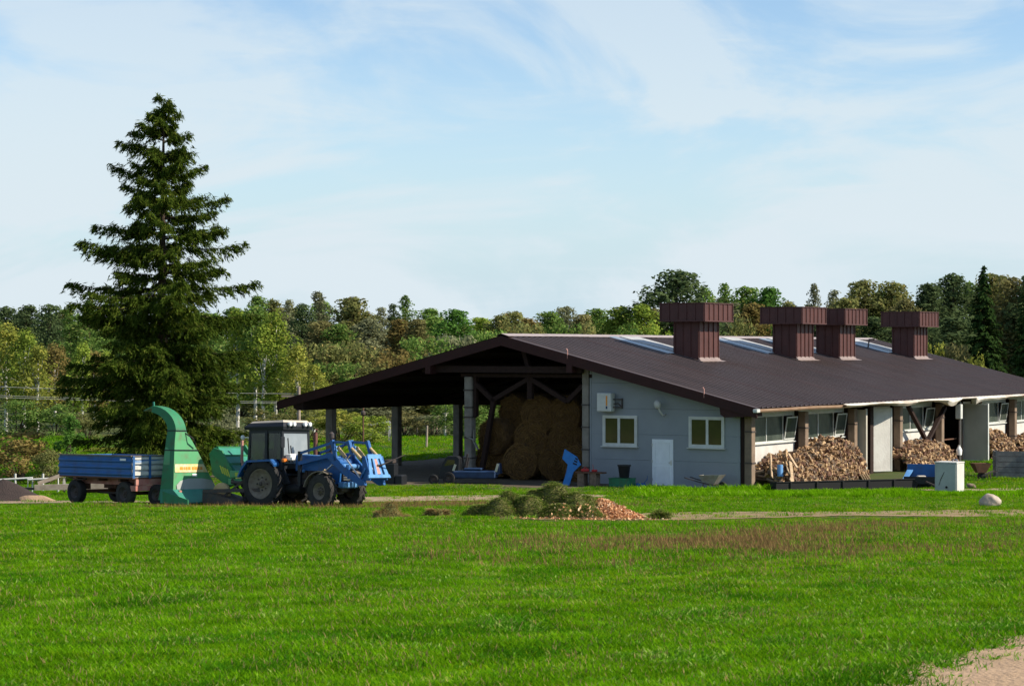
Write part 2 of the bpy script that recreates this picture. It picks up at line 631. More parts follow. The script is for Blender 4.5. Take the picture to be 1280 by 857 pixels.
def bw(x, y):
    """barn coordinates (right along gable, back along ridge) to world"""
    return BX + ca * x + sa * y, BY - sa * x + ca * y


rows = 46
vs, fs = [], []
for j in range(rows + 1):
    yy = -6.2 + j * 1.05
    for i in range(26):
        xx = -25.6 + i * (1.027 if yy > -2 else .90)
        e = random.uniform(-.5, .5) if (j == 0 or i in (0, 25)) else 0
        X_, Y_ = bw(xx + e, yy + e)
        vs.append((X_, Y_, H(X_, Y_) + .022))
for j in range(rows):
    for i in range(25):
        a = j * 26 + i
        fs.append((a, a + 1, a + 27, a + 26))
ye.add(vs, fs)
mat('packed_earth_shaded', (.13, .10, .065), .95, (.08, .062, .04), 1.3, bump=.8, bscale=20)  # darker than the dirt, with the shed's shade put into the colour
struct(ye.build('packed_earth_floor', 'packed_earth_shaded'))

# ------------------------------------------------------------------ barn
EAVE, RIDGE, XR, XC, XL, Y0, Y1 = 3.52, 6.66, 1.2, -11.6, -24.45, -.8, 43.1
PITCH = (RIDGE - EAVE) / (XR - XC)


def rz_(x):
    """roof top height"""
    return RIDGE - abs(x - XC) * PITCH


barn = thing('barn', 'long grey and white barn with brown metal roof, open hay shed and four roof vents', 'barn', (BX, BY, 0), -BA)

# corrugated metal roof slopes: trapezoid ribs running down the slope
def roof_slope(name, xa, xb):
    vs, fs = [], []
    y = Y0
    prof = []
    while y < Y1 - .05:
        prof += [(y, 0), (y + .36, 0), (y + .40, .055), (y + .46, .055)]
        y += .5
    prof.append((Y1, 0))
    n = len(prof)
    xs = [xa + (xb - xa) * t for t in (0, .25, .5, .75, 1)]
    for x in xs:
        for py, pz in prof:
            vs.append((x, py, rz_(x) + pz))
    for k in range(4):
        for i in range(n - 1):
            a = k * n + i
            fs.append((a, a + 1, a + n + 1, a + n))
    b = MB()
    b.add(vs, fs)
    return b.build(name, 'roof', barn)


roof_r = roof_slope('roof_slope', XC, XR)
roof_l = roof_slope('roof_slope', XC, XL)
lp_ = MB()
for y in (5.15, 11.65, 17.65, 24.15, 30.15, 36.15, 39.9):            # sheet laps down the slope
    lp_.add([(XC + .4, y, rz_(XC + .4) + .062), (XR - .01, y, rz_(XR - .01) + .062), (XR - .01, y + .07, rz_(XR - .01) + .066), (XC + .4, y + .07, rz_(XC + .4) + .066)], [(0, 1, 2, 3)])
lp_.build('sheet_lap', 'fascia', roof_r)
b = MB()
b.add([(XC, Y0 + .02, RIDGE - .10), (XR - .02, Y0 + .02, EAVE - .10), (XR - .02, Y1, EAVE - .10), (XC, Y1, RIDGE - .10), (XL + .02, Y0 + .02, EAVE - .10), (XL + .02, Y1, EAVE - .10)],
      [(0, 1, 2, 3), (0, 3, 5, 4)])
b.build('roof_deck', 'roof_under', barn)
b = MB()
for k in range(12):                                  # ridge cap in overlapping lengths
    ya, yb = Y0 - .03 + k * 3.66, Y0 - .03 + k * 3.66 + 3.7
    e = .004 * (k % 2)
    b.add([(XC - .42, ya, RIDGE - .035 + e), (XC, ya, RIDGE + .085 + e), (XC + .42, ya, RIDGE - .035 + e), (XC - .42, yb, RIDGE - .035 + e), (XC, yb, RIDGE + .085 + e), (XC + .42, yb, RIDGE - .035 + e)],
          [(0, 1, 4, 3), (1, 2, 5, 4)])
b.build('ridge_cap', 'ridge', roof_r)


def rake(xa, xb, name='fascia_board'):
    b = MB()
    za, zb = rz_(xa) - .03, rz_(xb) - .03
    b.prism([(xa, za), (xb, zb), (xb, zb - .40), (xa, za - .44)], Y0 - .035, Y0 + .02, 'y')
    return b.build(name, 'fascia', barn)


rake(XC - .002, XL)
rake(XC + .002, XR)
# purlin ends and soffit box under the eaves, corbels at the gable
b = MB()
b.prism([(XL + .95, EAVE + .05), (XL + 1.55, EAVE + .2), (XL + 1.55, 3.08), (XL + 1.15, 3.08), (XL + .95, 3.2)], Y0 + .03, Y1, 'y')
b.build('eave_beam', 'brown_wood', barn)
b = MB()
b.prism([(-.62, EAVE + .24), (1.05, EAVE - .13), (1.05, EAVE - .36), (-.35, EAVE - .42), (-.55, EAVE - .30)], Y0 + .03, .02, 'y')
b.build('soffit_box', 'fascia', barn)
for x in (-15.6, -8.0):
    MB().box(x - .14, x + .14, Y0 - .06, Y0 + .6, rz_(x) - .80, rz_(x) - .42).build('corbel', 'fascia', barn)
for i, x in enumerate((-20.6, -18, -15.6, -13.4, -9.8, -8.0)):
    MB().box(x - .1, x + .1, Y0 + .03, 42, rz_(x) - .36, rz_(x) - .12).build('purlin', 'brown_wood', barn)
MB().box(-16.2, -7.6, -.42, -.22, 4.95, 5.25).build('collar_beam', 'brown_wood', barn)

# gable wall in horizontal panels following the rake
XW = -7.38
zs = [0.0, 1.13, 2.26, 3.39, 4.52, 5.7]
for k in range(5):
    za, zb = zs[k] + .004, zs[k + 1] - .004
    top = lambda x: rz_(x) - .16
    xlim = lambda z: min(0.0, XR + (EAVE - .16 - z) / PITCH)    # right limit where roof comes down to z
    xa_, xb_ = xlim(za), xlim(zb)
    poly = [(XW, za), (xa_, za)]
    if xb_ < 0:
        if xa_ >= 0:
            poly.append((0.0, top(0.0)))
        if xb_ > XW:
            poly += [(xb_, zb), (XW, zb)]
        else:
            poly.append((XW, top(XW)))
    else:
        poly += [(0.0, zb), (XW, zb)]
    if poly[1][0] <= XW:
        continue
    MB().prism(poly, 0, .14, 'y').build('wall_panel', 'wall_grey', barn)
MB().box(XW, 0, .02, .13, 0, .02).build('plinth', 'concrete', barn)
MB().box(XW - .03, XW + .05, -.02, .16, 0, rz_(XW) - .16).build('corner_trim', 'wall_grey', barn)


def window_xz(x0, x1, z0, z1, y, parent, split=.5, glass='dark_glass', name='window'):
    """window on a wall facing -y; frame proud of the wall, panes set back in it"""
    b = MB()
    t = .075
    b.box(x0, x1, y - .07, y, z0, z0 + t).box(x0, x1, y - .07, y, z1 - t, z1)
    b.box(x0, x0 + t, y - .07, y, z0 + t, z1 - t).box(x1 - t, x1, y - .07, y, z0 + t, z1 - t)
    w = b.build(name, 'trim_white', parent)
    xm = x0 + (x1 - x0) * split
    for i, (a, c) in enumerate(((x0 + t, xm), (xm, x1 - t))):
        q = MB()
        s = .06
        q.box(a, c, y - .055, y - .01, z0 + t, z0 + t + s).box(a, c, y - .055, y - .01, z1 - t - s, z1 - t)
        q.box(a, a + s, y - .055, y - .01, z0 + t + s, z1 - t - s).box(c - s, c, y - .055, y - .01, z0 + t + s, z1 - t - s)
        q.build('sash', 'trim_white', w)
        MB().box(a + s, c - s, y - .028, y - .02, z0 + t + s, z1 - t - s).build('pane', glass, w)
    MB().box(x0 - .06, x1 + .06, y - .14, y, z0 - .045, z0 - .004).build('sill', 'trim_white', w)
    return w


window_xz(-6.73, -4.99, 1.72, 3.09, -.003, barn, .47)
window_xz(-2.43, -.72, 1.75, 3.10, -.003, barn, .52)
# door
b = MB()
b.box(-4.23, -3.20, -.06, -.003, .06, 2.07)
d = b.build('door', 'door_white', barn)
for z0, z1 in ((.16, .88), (1.02, 1.94)):
    q = MB()
    t = .025
    x0, x1 = -4.07, -3.36
    q.box(x0, x1, -.078, -.06, z0, z0 + t).box(x0, x1, -.078, -.06, z1 - t, z1).box(x0, x0 + t, -.078, -.06, z0 + t, z1 - t).box(x1 - t, x1, -.078, -.06, z0 + t, z1 - t)
    q.build('door_moulding', 'door_white', d)
for z in (.3, 1.1, 1.82):
    MB().box(-4.235, -4.20, -.085, -.06, z - .06, z + .06).build('hinge', 'steel', d)
MB().box(-3.31, -3.26, -.075, -.06, .95, 1.17).beam((-3.28, -.1, 1.07), (-3.42, -.1, 1.07), .02).beam((-3.285, -.06, 1.07), (-3.285, -.11, 1.07), .02).build('handle', 'steel', d)
MB().box(-4.5, -2.9, -.55, 0, 0, .05).build('door_step', 'concrete', barn)
# wall box with stripe label
hb = MB().rbox(-6.80, -6.07, -.48, -.10, 3.25, 4.08, .03).build('wall_unit', 'trim_white', barn)
MB().box(-6.33, -6.25, -.486, -.482, 3.52, 3.96).build('stripe_label', 'decal_orange', hb)
MB().box(-6.33, -6.25, -.486, -.482, 3.38, 3.50).build('stripe_label', 'dark_blue', hb)
MB().beam((-6.1, -.3, 3.45), (-5.72, -.02, 3.45), .05).beam((-6.1, -.3, 3.8), (-5.72, -.02, 3.8), .05).beam((-5.74, -.05, 3.4), (-5.74, -.05, 3.85), .05).tube([(-6.06, -.25, 3.6), (-5.85, -.2, 3.62), (-5.8, -.05, 3.5)], .025).build('bracket', 'iron', hb)
# bulb lamp on a bent arm
lp = MB().tube([(-3.62, -.02, 3.16), (-3.62, -.22, 3.14), (-3.68, -.36, 3.3), (-3.74, -.42, 3.5)], .045).build('lamp_arm', 'lamp_grey', barn, True)
b = MB()
b.lathe([(0, .05), (.05, .12), (.16, .16), (.28, .155), (.36, .10), (.40, .03)], 'z', 14)
b.build('lamp_head', 'lamp_grey', lp, True, (-3.74, -.42, 3.42), (R(-10), R(-14), 0))
# roof hooks (lightning conductor clips) on the rake
for x in (-8.1, -1.3):
    MB().tube([(x, Y0 - .02, rz_(x) - .2), (x, Y0 - .02, rz_(x) + .18), (x - .06, Y0 + .0, rz_(x) + .24), (x - .1, Y0, rz_(x) + .2)], .022, 6).build('rake_hook', 'pale_pink', barn)

# posts of the open shed
def post(x, y, z1, m='concrete', w=.40):
    o = MB().rbox(x - w / 2, x + w / 2, y - w / 2, y + w / 2, 0, z1, .025).build('post', m, barn)
    return o


for y in (2.1, 7.8, 13.6, 19.4, 25.2, 31.0, 36.8, 42.4):
    post(XL + 1.1, y, 3.08)
    for z in (1.0, 2.2):
        pass
pm = post(-13.87, .1, 4.75)
for z in (.95, 1.9, 2.85, 3.3, 4.1):
    MB().box(-14.10, -13.64, -.13, .33, z, z + .07).build('band', 'iron', pm)
MB().box(-13.62, -13.48, .0, .25, 2.9, 4.75).build('wood_pad', 'brown_wood', pm)
pm = post(-7.62, .1, rz_(-7.62) - .3, w=.34)
for z in (.7, 1.5, 2.5, 3.5):
    MB().box(-7.82, -7.42, -.09, .29, z, z + .06).build('band', 'iron', pm)
for y in (11.6, 23.2, 34.8):
    post(-13.87, y, 4.9)
# timber frame between the two front posts
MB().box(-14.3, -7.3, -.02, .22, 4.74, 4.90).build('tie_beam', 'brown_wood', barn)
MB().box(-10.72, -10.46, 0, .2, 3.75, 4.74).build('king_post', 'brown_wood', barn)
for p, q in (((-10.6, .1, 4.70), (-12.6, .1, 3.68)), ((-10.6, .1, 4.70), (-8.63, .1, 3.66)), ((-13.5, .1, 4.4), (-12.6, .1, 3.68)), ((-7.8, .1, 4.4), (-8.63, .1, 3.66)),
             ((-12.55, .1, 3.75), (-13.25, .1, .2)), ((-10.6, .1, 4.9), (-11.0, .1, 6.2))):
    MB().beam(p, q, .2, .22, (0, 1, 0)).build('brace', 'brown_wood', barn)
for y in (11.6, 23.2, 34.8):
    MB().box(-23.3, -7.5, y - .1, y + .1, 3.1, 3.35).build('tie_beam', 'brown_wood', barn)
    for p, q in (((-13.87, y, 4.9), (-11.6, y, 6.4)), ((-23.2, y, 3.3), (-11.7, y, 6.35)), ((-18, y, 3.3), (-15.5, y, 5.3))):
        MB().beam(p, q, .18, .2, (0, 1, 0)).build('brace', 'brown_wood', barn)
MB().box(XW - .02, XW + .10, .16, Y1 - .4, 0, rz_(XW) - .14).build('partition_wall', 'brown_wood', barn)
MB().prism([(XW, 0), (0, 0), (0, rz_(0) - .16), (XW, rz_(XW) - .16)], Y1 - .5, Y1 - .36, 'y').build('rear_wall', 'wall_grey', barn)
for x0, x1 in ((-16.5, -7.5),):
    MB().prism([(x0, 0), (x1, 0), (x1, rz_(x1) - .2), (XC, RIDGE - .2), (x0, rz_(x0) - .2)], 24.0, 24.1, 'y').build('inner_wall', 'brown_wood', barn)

# long side: concrete pillars, bays with white parapet and ribbon windows
PY = [.28, 5.9, 11.6, 17.4, 23.2, 29.0, 34.8, 40.6]
for y in PY:
    pl = MB().rbox(.16, .52, y - .18, y + .18, 0, 3.2, .02).build('pillar', 'pillar_tan', barn)
    for z in (1.1, 2.45):
        MB().box(.14, .545, y - .2, y + .2, z, z + .06).build('band', 'iron', pl)
    MB().box(.02, .157, y - .22, y + .16, 0, 3.2).build('pillar_backing', 'brown_wood', pl)


def bay(y0, y1, sill=1.9, top=3.12, vents=(0, 1), glass='curtain_glass'):
    w = MB().box(-.12, .0, y0, y1, 0, sill - .05).build('parapet', 'wall_white', barn)
    MB().box(-.12, .10, y0, y1, sill - .046, sill).build('sill', 'trim_white', w)
    MB().box(-.10, .0, y0, y1, top, 3.46).build('lintel', 'trim_white', barn)
    n = 4
    ws = [y0 + .05, y0 + .05 + (y1 - y0) * .08, y0 + (y1 - y0) * .42, y0 + (y1 - y0) * .76, y1 - .05]
    fr = MB()
    fr.box(-.06, .02, ws[0], ws[-1], sill + .002, sill + .07).box(-.06, .02, ws[0], ws[-1], top - .07, top - .002)
    for q in ws:
        fr.box(-.055, .015, q - .03, q + .03, sill + .07, top - .07)
    f = fr.build('window', 'trim_white', barn)
    for i in range(n):
        a, c = ws[i] + .03, ws[i + 1] - .03
        if i == 3:                                   # tilted vent sash
            q = MB()
            M = Matrix.Translation((.02, 0, sill + .08)) @ Matrix.Rotation(R(9), 4, 'Y')
            hgt = top - sill - .18
            q.box(0, .04, a, a + .06, 0, hgt, M).box(0, .04, c - .06, c, 0, hgt, M).box(0, .04, a + .06, c - .06, 0, .06, M).box(0, .04, a + .06, c - .06, hgt - .06, hgt, M)
            sh = q.build('vent_sash', 'trim_white', f)
            MB().box(.015, .025, a + .06, c - .06, .06, hgt - .06, M).build('pane', glass, f)
        else:
            MB().box(-.03, -.02, a, c, sill + .07, top - .07).build('pane', glass, f)
    return f


for y0, y1 in ((.5, 5.66), (6.1, 11.36), (17.6, 22.96), (29.2, 34.56), (35.0, 40.36), (40.8, 42.5)):
    bay(y0, y1)
# bay with the first gateway: jamb panel, opening, angled white leaf
MB().box(.0, .84, 11.92, 12.04, .02, 3.15).build('gate_leaf', 'leaf_beige', barn)
MB().box(.845, .90, 11.90, 12.06, .02, 3.2).build('gate_edge', 'leaf_beige', barn)
MB().box(.10, .30, 13.9, 14.3, 0, 3.3).build('gate_post', 'brown_wood', barn)
M = Matrix.Translation((.12, 14.35, .06)) @ Matrix.Rotation(R(-33), 4, 'Z')
gl = MB().box(-.03, .03, 0, 1.25, 0, 3.1, M).build('gate_leaf', 'wall_white', barn)
gl['label'] = 'white sunlit gate leaf standing half open'
MB().box(.032, .05, .02, .07, .02, 3.08, M).box(.032, .05, 1.18, 1.23, .02, 3.08, M).box(.032, .048, .07, 1.18, .02, .06, M).build('gate_rim', 'trim_white', gl)
MB().box(.032, .09, .05, .10, 1.15, 1.3, M).build('handle', 'iron', gl)
MB().box(-.10, 0, 14.5, 17.2, 0, 3.46).build('parapet', 'wall_white', barn)
MB().box(-.12, 0, 11.7, 17.2, 3.2, 3.47).build('lintel', 'brown_wood', barn)
# V braces before the third window bay
for p, q in (((.62, 18.0, 3.2), (.62, 20.6, 1.3)), ((.62, 23.2, 3.0), (.62, 20.6, 1.3))):
    MB().beam(p, q, .16, .2, (1, 0, 0)).build('brace', 'brown_wood', barn)
# second gateway
MB().box(-.12, 0, 23.4, 29, 3.2, 3.47).build('lintel', 'brown_wood', barn)
MB().box(-.1, 0, 27.75, 28.98, 0, 3.2).build('parapet', 'wall_white', barn)
lf = MB().box(.02, 1.38, 27.55, 27.66, .06, 3.1).build('gate_leaf', 'leaf_beige', barn)
lf['label'] = 'beige gate leaf standing open square to the wall'
MB().box(1.385, 1.43, 27.53, 27.68, .05, 3.12).box(.03, 1.384, 27.52, 27.546, .05, .1).box(.03, 1.384, 27.52, 27.546, 3.04, 3.1).build('gate_rim', 'trim_white', lf)
MB().box(.06, .14, 27.3, 27.4, 0, 3.2).box(.05, .12, 26.9, 27.0, 0, 3.2).build('gate_rail', 'steel', barn)
MB().box(-.3, -.2, 23.5, 27.2, 1.2, 1.26).box(-.3, -.2, 23.5, 27.2, .6, .66).build('inner_rail', 'rust', barn)
gp = MB().tube([(.95, 24.4, 0), (.95, 24.4, 2.4)], .04).build('lamp_pole', 'iron', barn)
MB().rbox(.80, 1.10, 24.25, 24.55, 2.38, 3.15, .02).build('meter_box', 'trim_white', gp)
# gutter and loose membrane along the eave
g = MB()
n = 30
ring = [(0, 0), (.03, -.09), (.12, -.12), (.17, -.06), (.18, .02), (.155, .02), (.14, -.05), (.1, -.09), (.05, -.065), (.02, .02)]
vs, fs = [], []
for k in range(n + 1):
    y = Y0 - .1 + k * 17.2 / n
    dz = -.03 * math.sin(k * .5) * (k / n) - .05
    for u, v in ring:
        vs.append((XR + u, y, EAVE - .01 + v + dz))
m_ = len(ring)
for k in range(n):
    for i in range(m_):
        j = (i + 1) % m_
        fs.append((k * m_ + i, k * m_ + j, k * m_ + m_ + j, k * m_ + m_ + i))
fs += [tuple(range(m_)), tuple(range(n * m_, n * m_ + m_))]
g.add(vs, fs)
gu = g.build('gutter', 'gutter', barn)
MB().rbox(XR - .01, XR + .2, Y0 - .42, Y0 - .11, EAVE - .18, EAVE - .03, .02).build('gutter_end', 'trim_white', gu)
me = MB()
vs, fs = [], []
N = 180
rnd = random.Random(5)
dr = 0
for k in range(N + 1):
    y = 8 + k * (Y1 - 8) / N
    dr = .86 * dr + rnd.uniform(-.05, .05)
    drop = (.07 + .35 * max(0, dr) + .06 * math.sin(y * .9)) * min(1, (y - 8) / 6 + .25) + .06
    if 21.6 < y < 23.4: drop += .2 * math.sin((y - 21.6) / 1.8 * math.pi)
    if 23.6 < y < 26.0: drop = .06
    if 26.0 < y < 30: drop += .24 * math.exp(-(y - 26.4) * .9)
    bulge = .03 + .05 * abs(math.sin(y * 1.7 + dr * 9))
    for u, v in ((.0, .03), (.13 + bulge * .4, -.02), (.12 + bulge, -.45 * drop), (.04 + bulge * .6, -drop), (-.14 + .1 * math.sin(y * 2.3), -drop * .85 - .04)):
        vs.append((XR + .19 + u - (.19 if y > 17 else 0), y, EAVE + .0 + v - .03))
for k in range(N):
    for i in range(4):
        a = k * 5 + i
        fs.append((a, a + 1, a + 6, a + 5))
me.add(vs, fs)
mo = me.build('eave_membrane', 'membrane', barn)
mo['label'] = 'torn white membrane sagging along the eave'

# roof vents with their flashing
for y in (9.2, 20.6, 26.3, 37.46):
    x1, x0, ya, yb = -6.6, -7.94, y, y + 2.13
    zt = rz_(x1) + 1.95
    v = MB().prism([(x0, rz_(x0) - .05), (x1, rz_(x1) - .05), (x1, zt), (x0, zt)], ya, yb, 'y').build('roof_vent', 'vent_red', barn)
    b = MB()
    for k in range(5):
        q = ya + .03 + k * (yb - ya - .06) / 4
        b.box(x1, x1 + .045, q - .03, q + .03, rz_(x1) + .17, zt - .02)
        b.box(x0 - .045, x0, q - .03, q + .03, rz_(x0) + .1, zt - .02)
    for k in range(4):
        q = x0 + .03 + k * (x1 - x0 - .06) / 3
        b.box(q - .03, q + .03, ya - .045, ya, rz_(q) + .12, zt - .02)
    b.build('seam_rib', 'vent_red', v)
    cx, cy = (x0 + x1) / 2, (ya + yb) / 2
    c = MB().box(cx - 1.2, cx + 1.2, cy - 1.55, cy + 1.55, zt, zt + .86).build('vent_cap', 'vent_red', barn)
    b = MB()
    for k in range(7):
        q = cy - 1.52 + k * 3.04 / 6
        b.box(cx + 1.2, cx + 1.24, q - .03, q + .03, zt + .03, zt + .84)
    for k in range(6):
        q = cx - 1.17 + k * 2.34 / 5
        b.box(q - .03, q + .03, cy - 1.59, cy - 1.55, zt + .03, zt + .84)
    b.box(cx - 1.23, cx + 1.25, cy - 1.6, cy + 1.58, zt + .84, zt + .88)
    b.box(cx + 1.2, cx + 1.25, cy - 1.57, cy + 1.57, zt - .03, zt + .03)
    b.box(cx - 1.22, cx + 1.2, cy - 1.6, cy - 1.55, zt - .03, zt + .03)
    b.build('seam_rib', 'vent_red', c)
    # flashing round the foot and sheets up to the ridge
    f = MB()
    for (xa, xb, yy0, yy1, dz) in ((x1 - .02, x1 + .3, ya - .12, yb + .4, .062), (x0, x1, ya - .14, ya + .01, .064), (x0, x1, yb - .01, yb + .3, .058)):
        f.add([(xa, yy0, rz_(xa) + dz), (xb, yy0, rz_(xb) + dz), (xb, yy1, rz_(xb) + dz), (xa, yy1, rz_(xa) + dz)], [(0, 1, 2, 3)])
    f.prism([(x1, rz_(x1) + .05), (x1 + .14, rz_(x1) + .03), (x1, rz_(x1) + .2)], ya - .04, yb + .04, 'y')
    f.build('flashing', 'flash_metal', barn)
    for yy0, yy1, dz, m in ((ya - .55, ya + .25, .075, 'galvanised'), (ya + .55, ya + 1.5, .09, 'sheet_glint'), (ya + 1.6, ya + 2.5, .075, 'sheet_glint')):
        f = MB()
        xa, xb = XC + .3, x0 - .02
        f.add([(xa, yy0, rz_(xa) + dz), (xb, yy0, rz_(xb) + dz), (xb, yy1, rz_(xb) + dz), (xa, yy1, rz_(xa) + dz), (xa, yy0 - .02, rz_(xa) - .0), (xb, yy0 - .02, rz_(xb) - .0)], [(0, 1, 2, 3), (4, 5, 1, 0)])
        f.build('ridge_sheet', m, barn)
MB().tube([(-9.2, 36.7, rz_(-9.2)), (-9.2, 36.9, rz_(-9.2) + .55), (-9.0, 37.2, rz_(-9.0) + .6)], .05, 6).build('roof_bracket', 'iron', barn)

# ------------------------------------------------------------------ hay bales under the roof
def bale_mesh():
    b = MB()
    prof = [(-.6, .03)]
    for k in range(1, 15):
        prof.append((-.6 + .02 * (k % 2) - (.012 if k % 3 == 0 else 0), .03 + k * .044))
    prof += [(-.56, .67), (-.48, .70)]
    for k in range(1, 10):
        prof.append((-.48 + k * .096, .70 + .008 * (k % 2)))
    prof += [(.56, .67), (.6, .6), (.6, .03)]
    b.lathe(prof, 'y', 36)
    for i, p in enumerate(b.v):
        r = math.hypot(p[0], p[2])
        a = math.atan2(p[2], p[0])
        k = 1 + .018 * math.sin(3 * a + 1) + .012 * math.sin(7 * a + 3 * p[1]) - (.03 if p[2] < -.5 else 0)
        b.v[i] = (p[0] * k, p[1] + .02 * math.sin(5 * a + r * 9), p[2] * k)
    return b


def straw_fuzz(n, seed):
    rg = np.random.default_rng(seed)
    c = []
    a = rg.uniform(0, 2 * np.pi, n)
    end = rg.random(n) < .55
    r = np.where(end, np.sqrt(rg.random(n)) * .68, .70)
    y = np.where(end, -.6, rg.uniform(-.58, .58, n))
    P = np.stack([r * np.cos(a), y, r * np.sin(a)], 1)
    tdir = np.stack([-np.sin(a), np.zeros(n), np.cos(a)], 1) + rg.normal(0, .35, (n, 3))
    out = np.where(end[:, None], np.array([0, -1, 0]), np.stack([np.cos(a), np.zeros(n), np.sin(a)], 1))
    L = rg.uniform(.06, .2, n)[:, None]
    w = rg.uniform(.004, .009, n)[:, None]
    d = tdir / np.linalg.norm(tdir, axis=1)[:, None]
    s = np.cross(d, out)
    s /= np.linalg.norm(s, axis=1)[:, None] + 1e-6
    lift = out * rg.uniform(.005, .05, n)[:, None]
    return np.stack([P - s * w + out * .004, P + s * w + out * .004, P + d * L + s * w + lift, P + d * L - s * w + lift], 1)


leafmat('straw_stalk', (.10, .055, .02), (.23, .135, .05), None, .2)
bale0 = bale_mesh().build('bale_roll', 'straw', None, True)
fz0 = npmesh('loose_straw', straw_fuzz(1500, 3), 4, 'straw_stalk')
fz0['kind'] = 'stuff'
bales = []
D = 1.4
front = [(-13.1, 0, 'bottom'), (-11.4, 0, 'bottom'), (-9.75, 0, 'bottom'), (-8.3, 0, 'bottom'),
         (-12.75, 1, 'middle'), (-10.9, 1, 'middle'), (-9.15, 1, 'middle'), (-12.1, 2, 'top'), (-10.65, 2, 'top'), (-9.1, 2, 'top')]
labs = {0: 'round straw bale at the left end of the bottom row', 1: 'round straw bale second from left in the bottom row', 2: 'round straw bale third from left in the bottom row, near the blue panel',
        3: 'round straw bale at the right end of the bottom row behind the blue panel', 4: 'left round straw bale of the middle row beside the leaning timber brace', 5: 'middle round straw bale of the second row',
        6: 'right round straw bale of the middle row', 7: 'round straw bale topmost at the left of the stack', 8: 'round straw bale topmost in the centre with clear swirl', 9: 'round straw bale at the right end of the top row'}
for i, (x, lv, nm) in enumerate(front):
    rnd = random.Random(i)
    yy = (1.2 if lv < 2 else 1.45) + rnd.uniform(-.2, .2) + (.5 if i == 7 else 0)
    X_, Y_ = bw(x, yy)
    t = thing('hay_bale', labs[i], 'hay bale', (X_, Y_, .86 + lv * 1.09), -BA + rnd.uniform(-.25, .25), 'round bales stacked in the shed')
    t.scale = (1.24, 1.24, 1.24)
    bales.append((t, rnd.uniform(0, 6)))
REAR_ROWS = [(-13.2, 2.9, 0), (-13.25, 2.9, 1), (-12.6, 3.0, 2), (-11.4, 2.9, 2), (-9.9, 2.9, 2), (-8.6, 2.8, 1), (-8.5, 2.8, 2), (-8.6, 2.9, 0), (-13.1, 4.5, 2), (-13.3, 4.4, 1)]
ORDW = ('first', 'second', 'third', 'fourth', 'fifth', 'sixth')
REAR = [ORDW[sorted(q[0] for q in REAR_ROWS if q[2] == r[2]).index(r[0])] for r in REAR_ROWS]
for i, (x, yy, lv) in enumerate(REAR_ROWS):
    X_, Y_ = bw(x, yy)
    t = thing('hay_bale', f'half hidden straw bale in the rear {("bottom", "middle", "top")[lv]} layer, {REAR[i]} from left', 'hay bale', (X_, Y_, .86 + lv * 1.09), -BA + random.uniform(-.2, .2), 'rear bales of the stack')
    t.scale = (1.24, 1.24, 1.24)
    bales.append((t, random.uniform(0, 6)))
for k, (t, spin) in enumerate(bales):
    if k == 0:
        o, f = bale0, fz0
    else:
        o, f = bale0.copy(), fz0.copy()
        COL.objects.link(o)
        COL.objects.link(f)
    o.parent = t
    f.parent = t
    o.rotation_euler = f.rotation_euler = (0, spin if k else 0, 0)

# ------------------------------------------------------------------ vehicles
def park(o, x, y, heading, dz=0.0, slope=R(-2.8)):
    o.location = (x, y, H(x, y) + dz)
    o.rotation_euler = (Matrix.Rotation(slope, 3, 'X') @ Matrix.Rotation(heading, 3, 'Z')).to_euler()


def wheel(parent, x, y, r, w, rimr, rim='rim_grey', tyre='rubber', lugs=0, side=-1, steer=0.0, label=None):
    """tyre part with a rim sub-part; the outer face looks to side*y"""
    b = MB()
    h = w / 2
    b.lathe([(-h * .75, rimr), (-h * .95, rimr * 1.08), (-h, (rimr + r) / 2), (-h * .86, r * .95), (-h * .55, r * .99), (h * .55, r * .99), (h * .86, r * .95), (h, (rimr + r) / 2), (h * .95, rimr * 1.08), (h * .75, rimr)], 'y', 40, (0, 0, 0), False)
    for k in range(lugs):
        a0 = 2 * math.pi * k / lugs
        for sgn in (-1, 1):
            a = a0 + (math.pi / lugs if sgn > 0 else 0)
            da = .62 * math.pi * 2 / lugs
            P = lambda ang, yy, rr: (rr * math.cos(ang), yy, rr * math.sin(ang))
            t = .30 * math.pi * 2 / lugs
            ra, rb = r * .95, r * 1.035
            y0_, y1_ = sgn * h * .97, 0.02 * sgn
            vs = [P(a, y0_, ra), P(a + t, y0_, ra), P(a + da + t, y1_, ra), P(a + da, y1_, ra), P(a, y0_ * .97, rb), P(a + t, y0_ * .97, rb), P(a + da + t, y1_, rb), P(a + da, y1_, rb)]
            b.add(vs, [(4, 5, 6, 7), (0, 1, 5, 4), (1, 2, 6, 5), (2, 3, 7, 6), (3, 0, 4, 7)])
    o = b.build('wheel', tyre, parent, True, (x, y, r), (0, 0, steer))
    if label:
        o['label'] = label
    q = MB()
    s = side
    prof = [(s * h * .62, .02), (s * h * .62, rimr * .20), (s * h * .30, rimr * .30), (s * h * .22, rimr * .62), (s * h * .55, rimr * .86), (s * h * .80, rimr * .98), (s * h * .80, rimr * 1.02), (s * h * .1, rimr * 1.0), (0, .02)]
    q.lathe(prof, 'y', 28)
    rm = q.build('rim', rim, o, True)
    q = MB()
    for k in range(8):
        a = k * math.pi / 4
        q.lathe([(s * h * .2, .03), (s * h * .42, .03), (s * h * .44, .012)], 'y', 6, (rimr * .42 * math.cos(a), 0, rimr * .42 * math.sin(a)))
    q.lathe([(s * h * .3, rimr * .16), (s * h * .8, rimr * .13), (s * h * .85, .02)], 'y', 12)
    q.build('hub', 'iron', o)
    return o


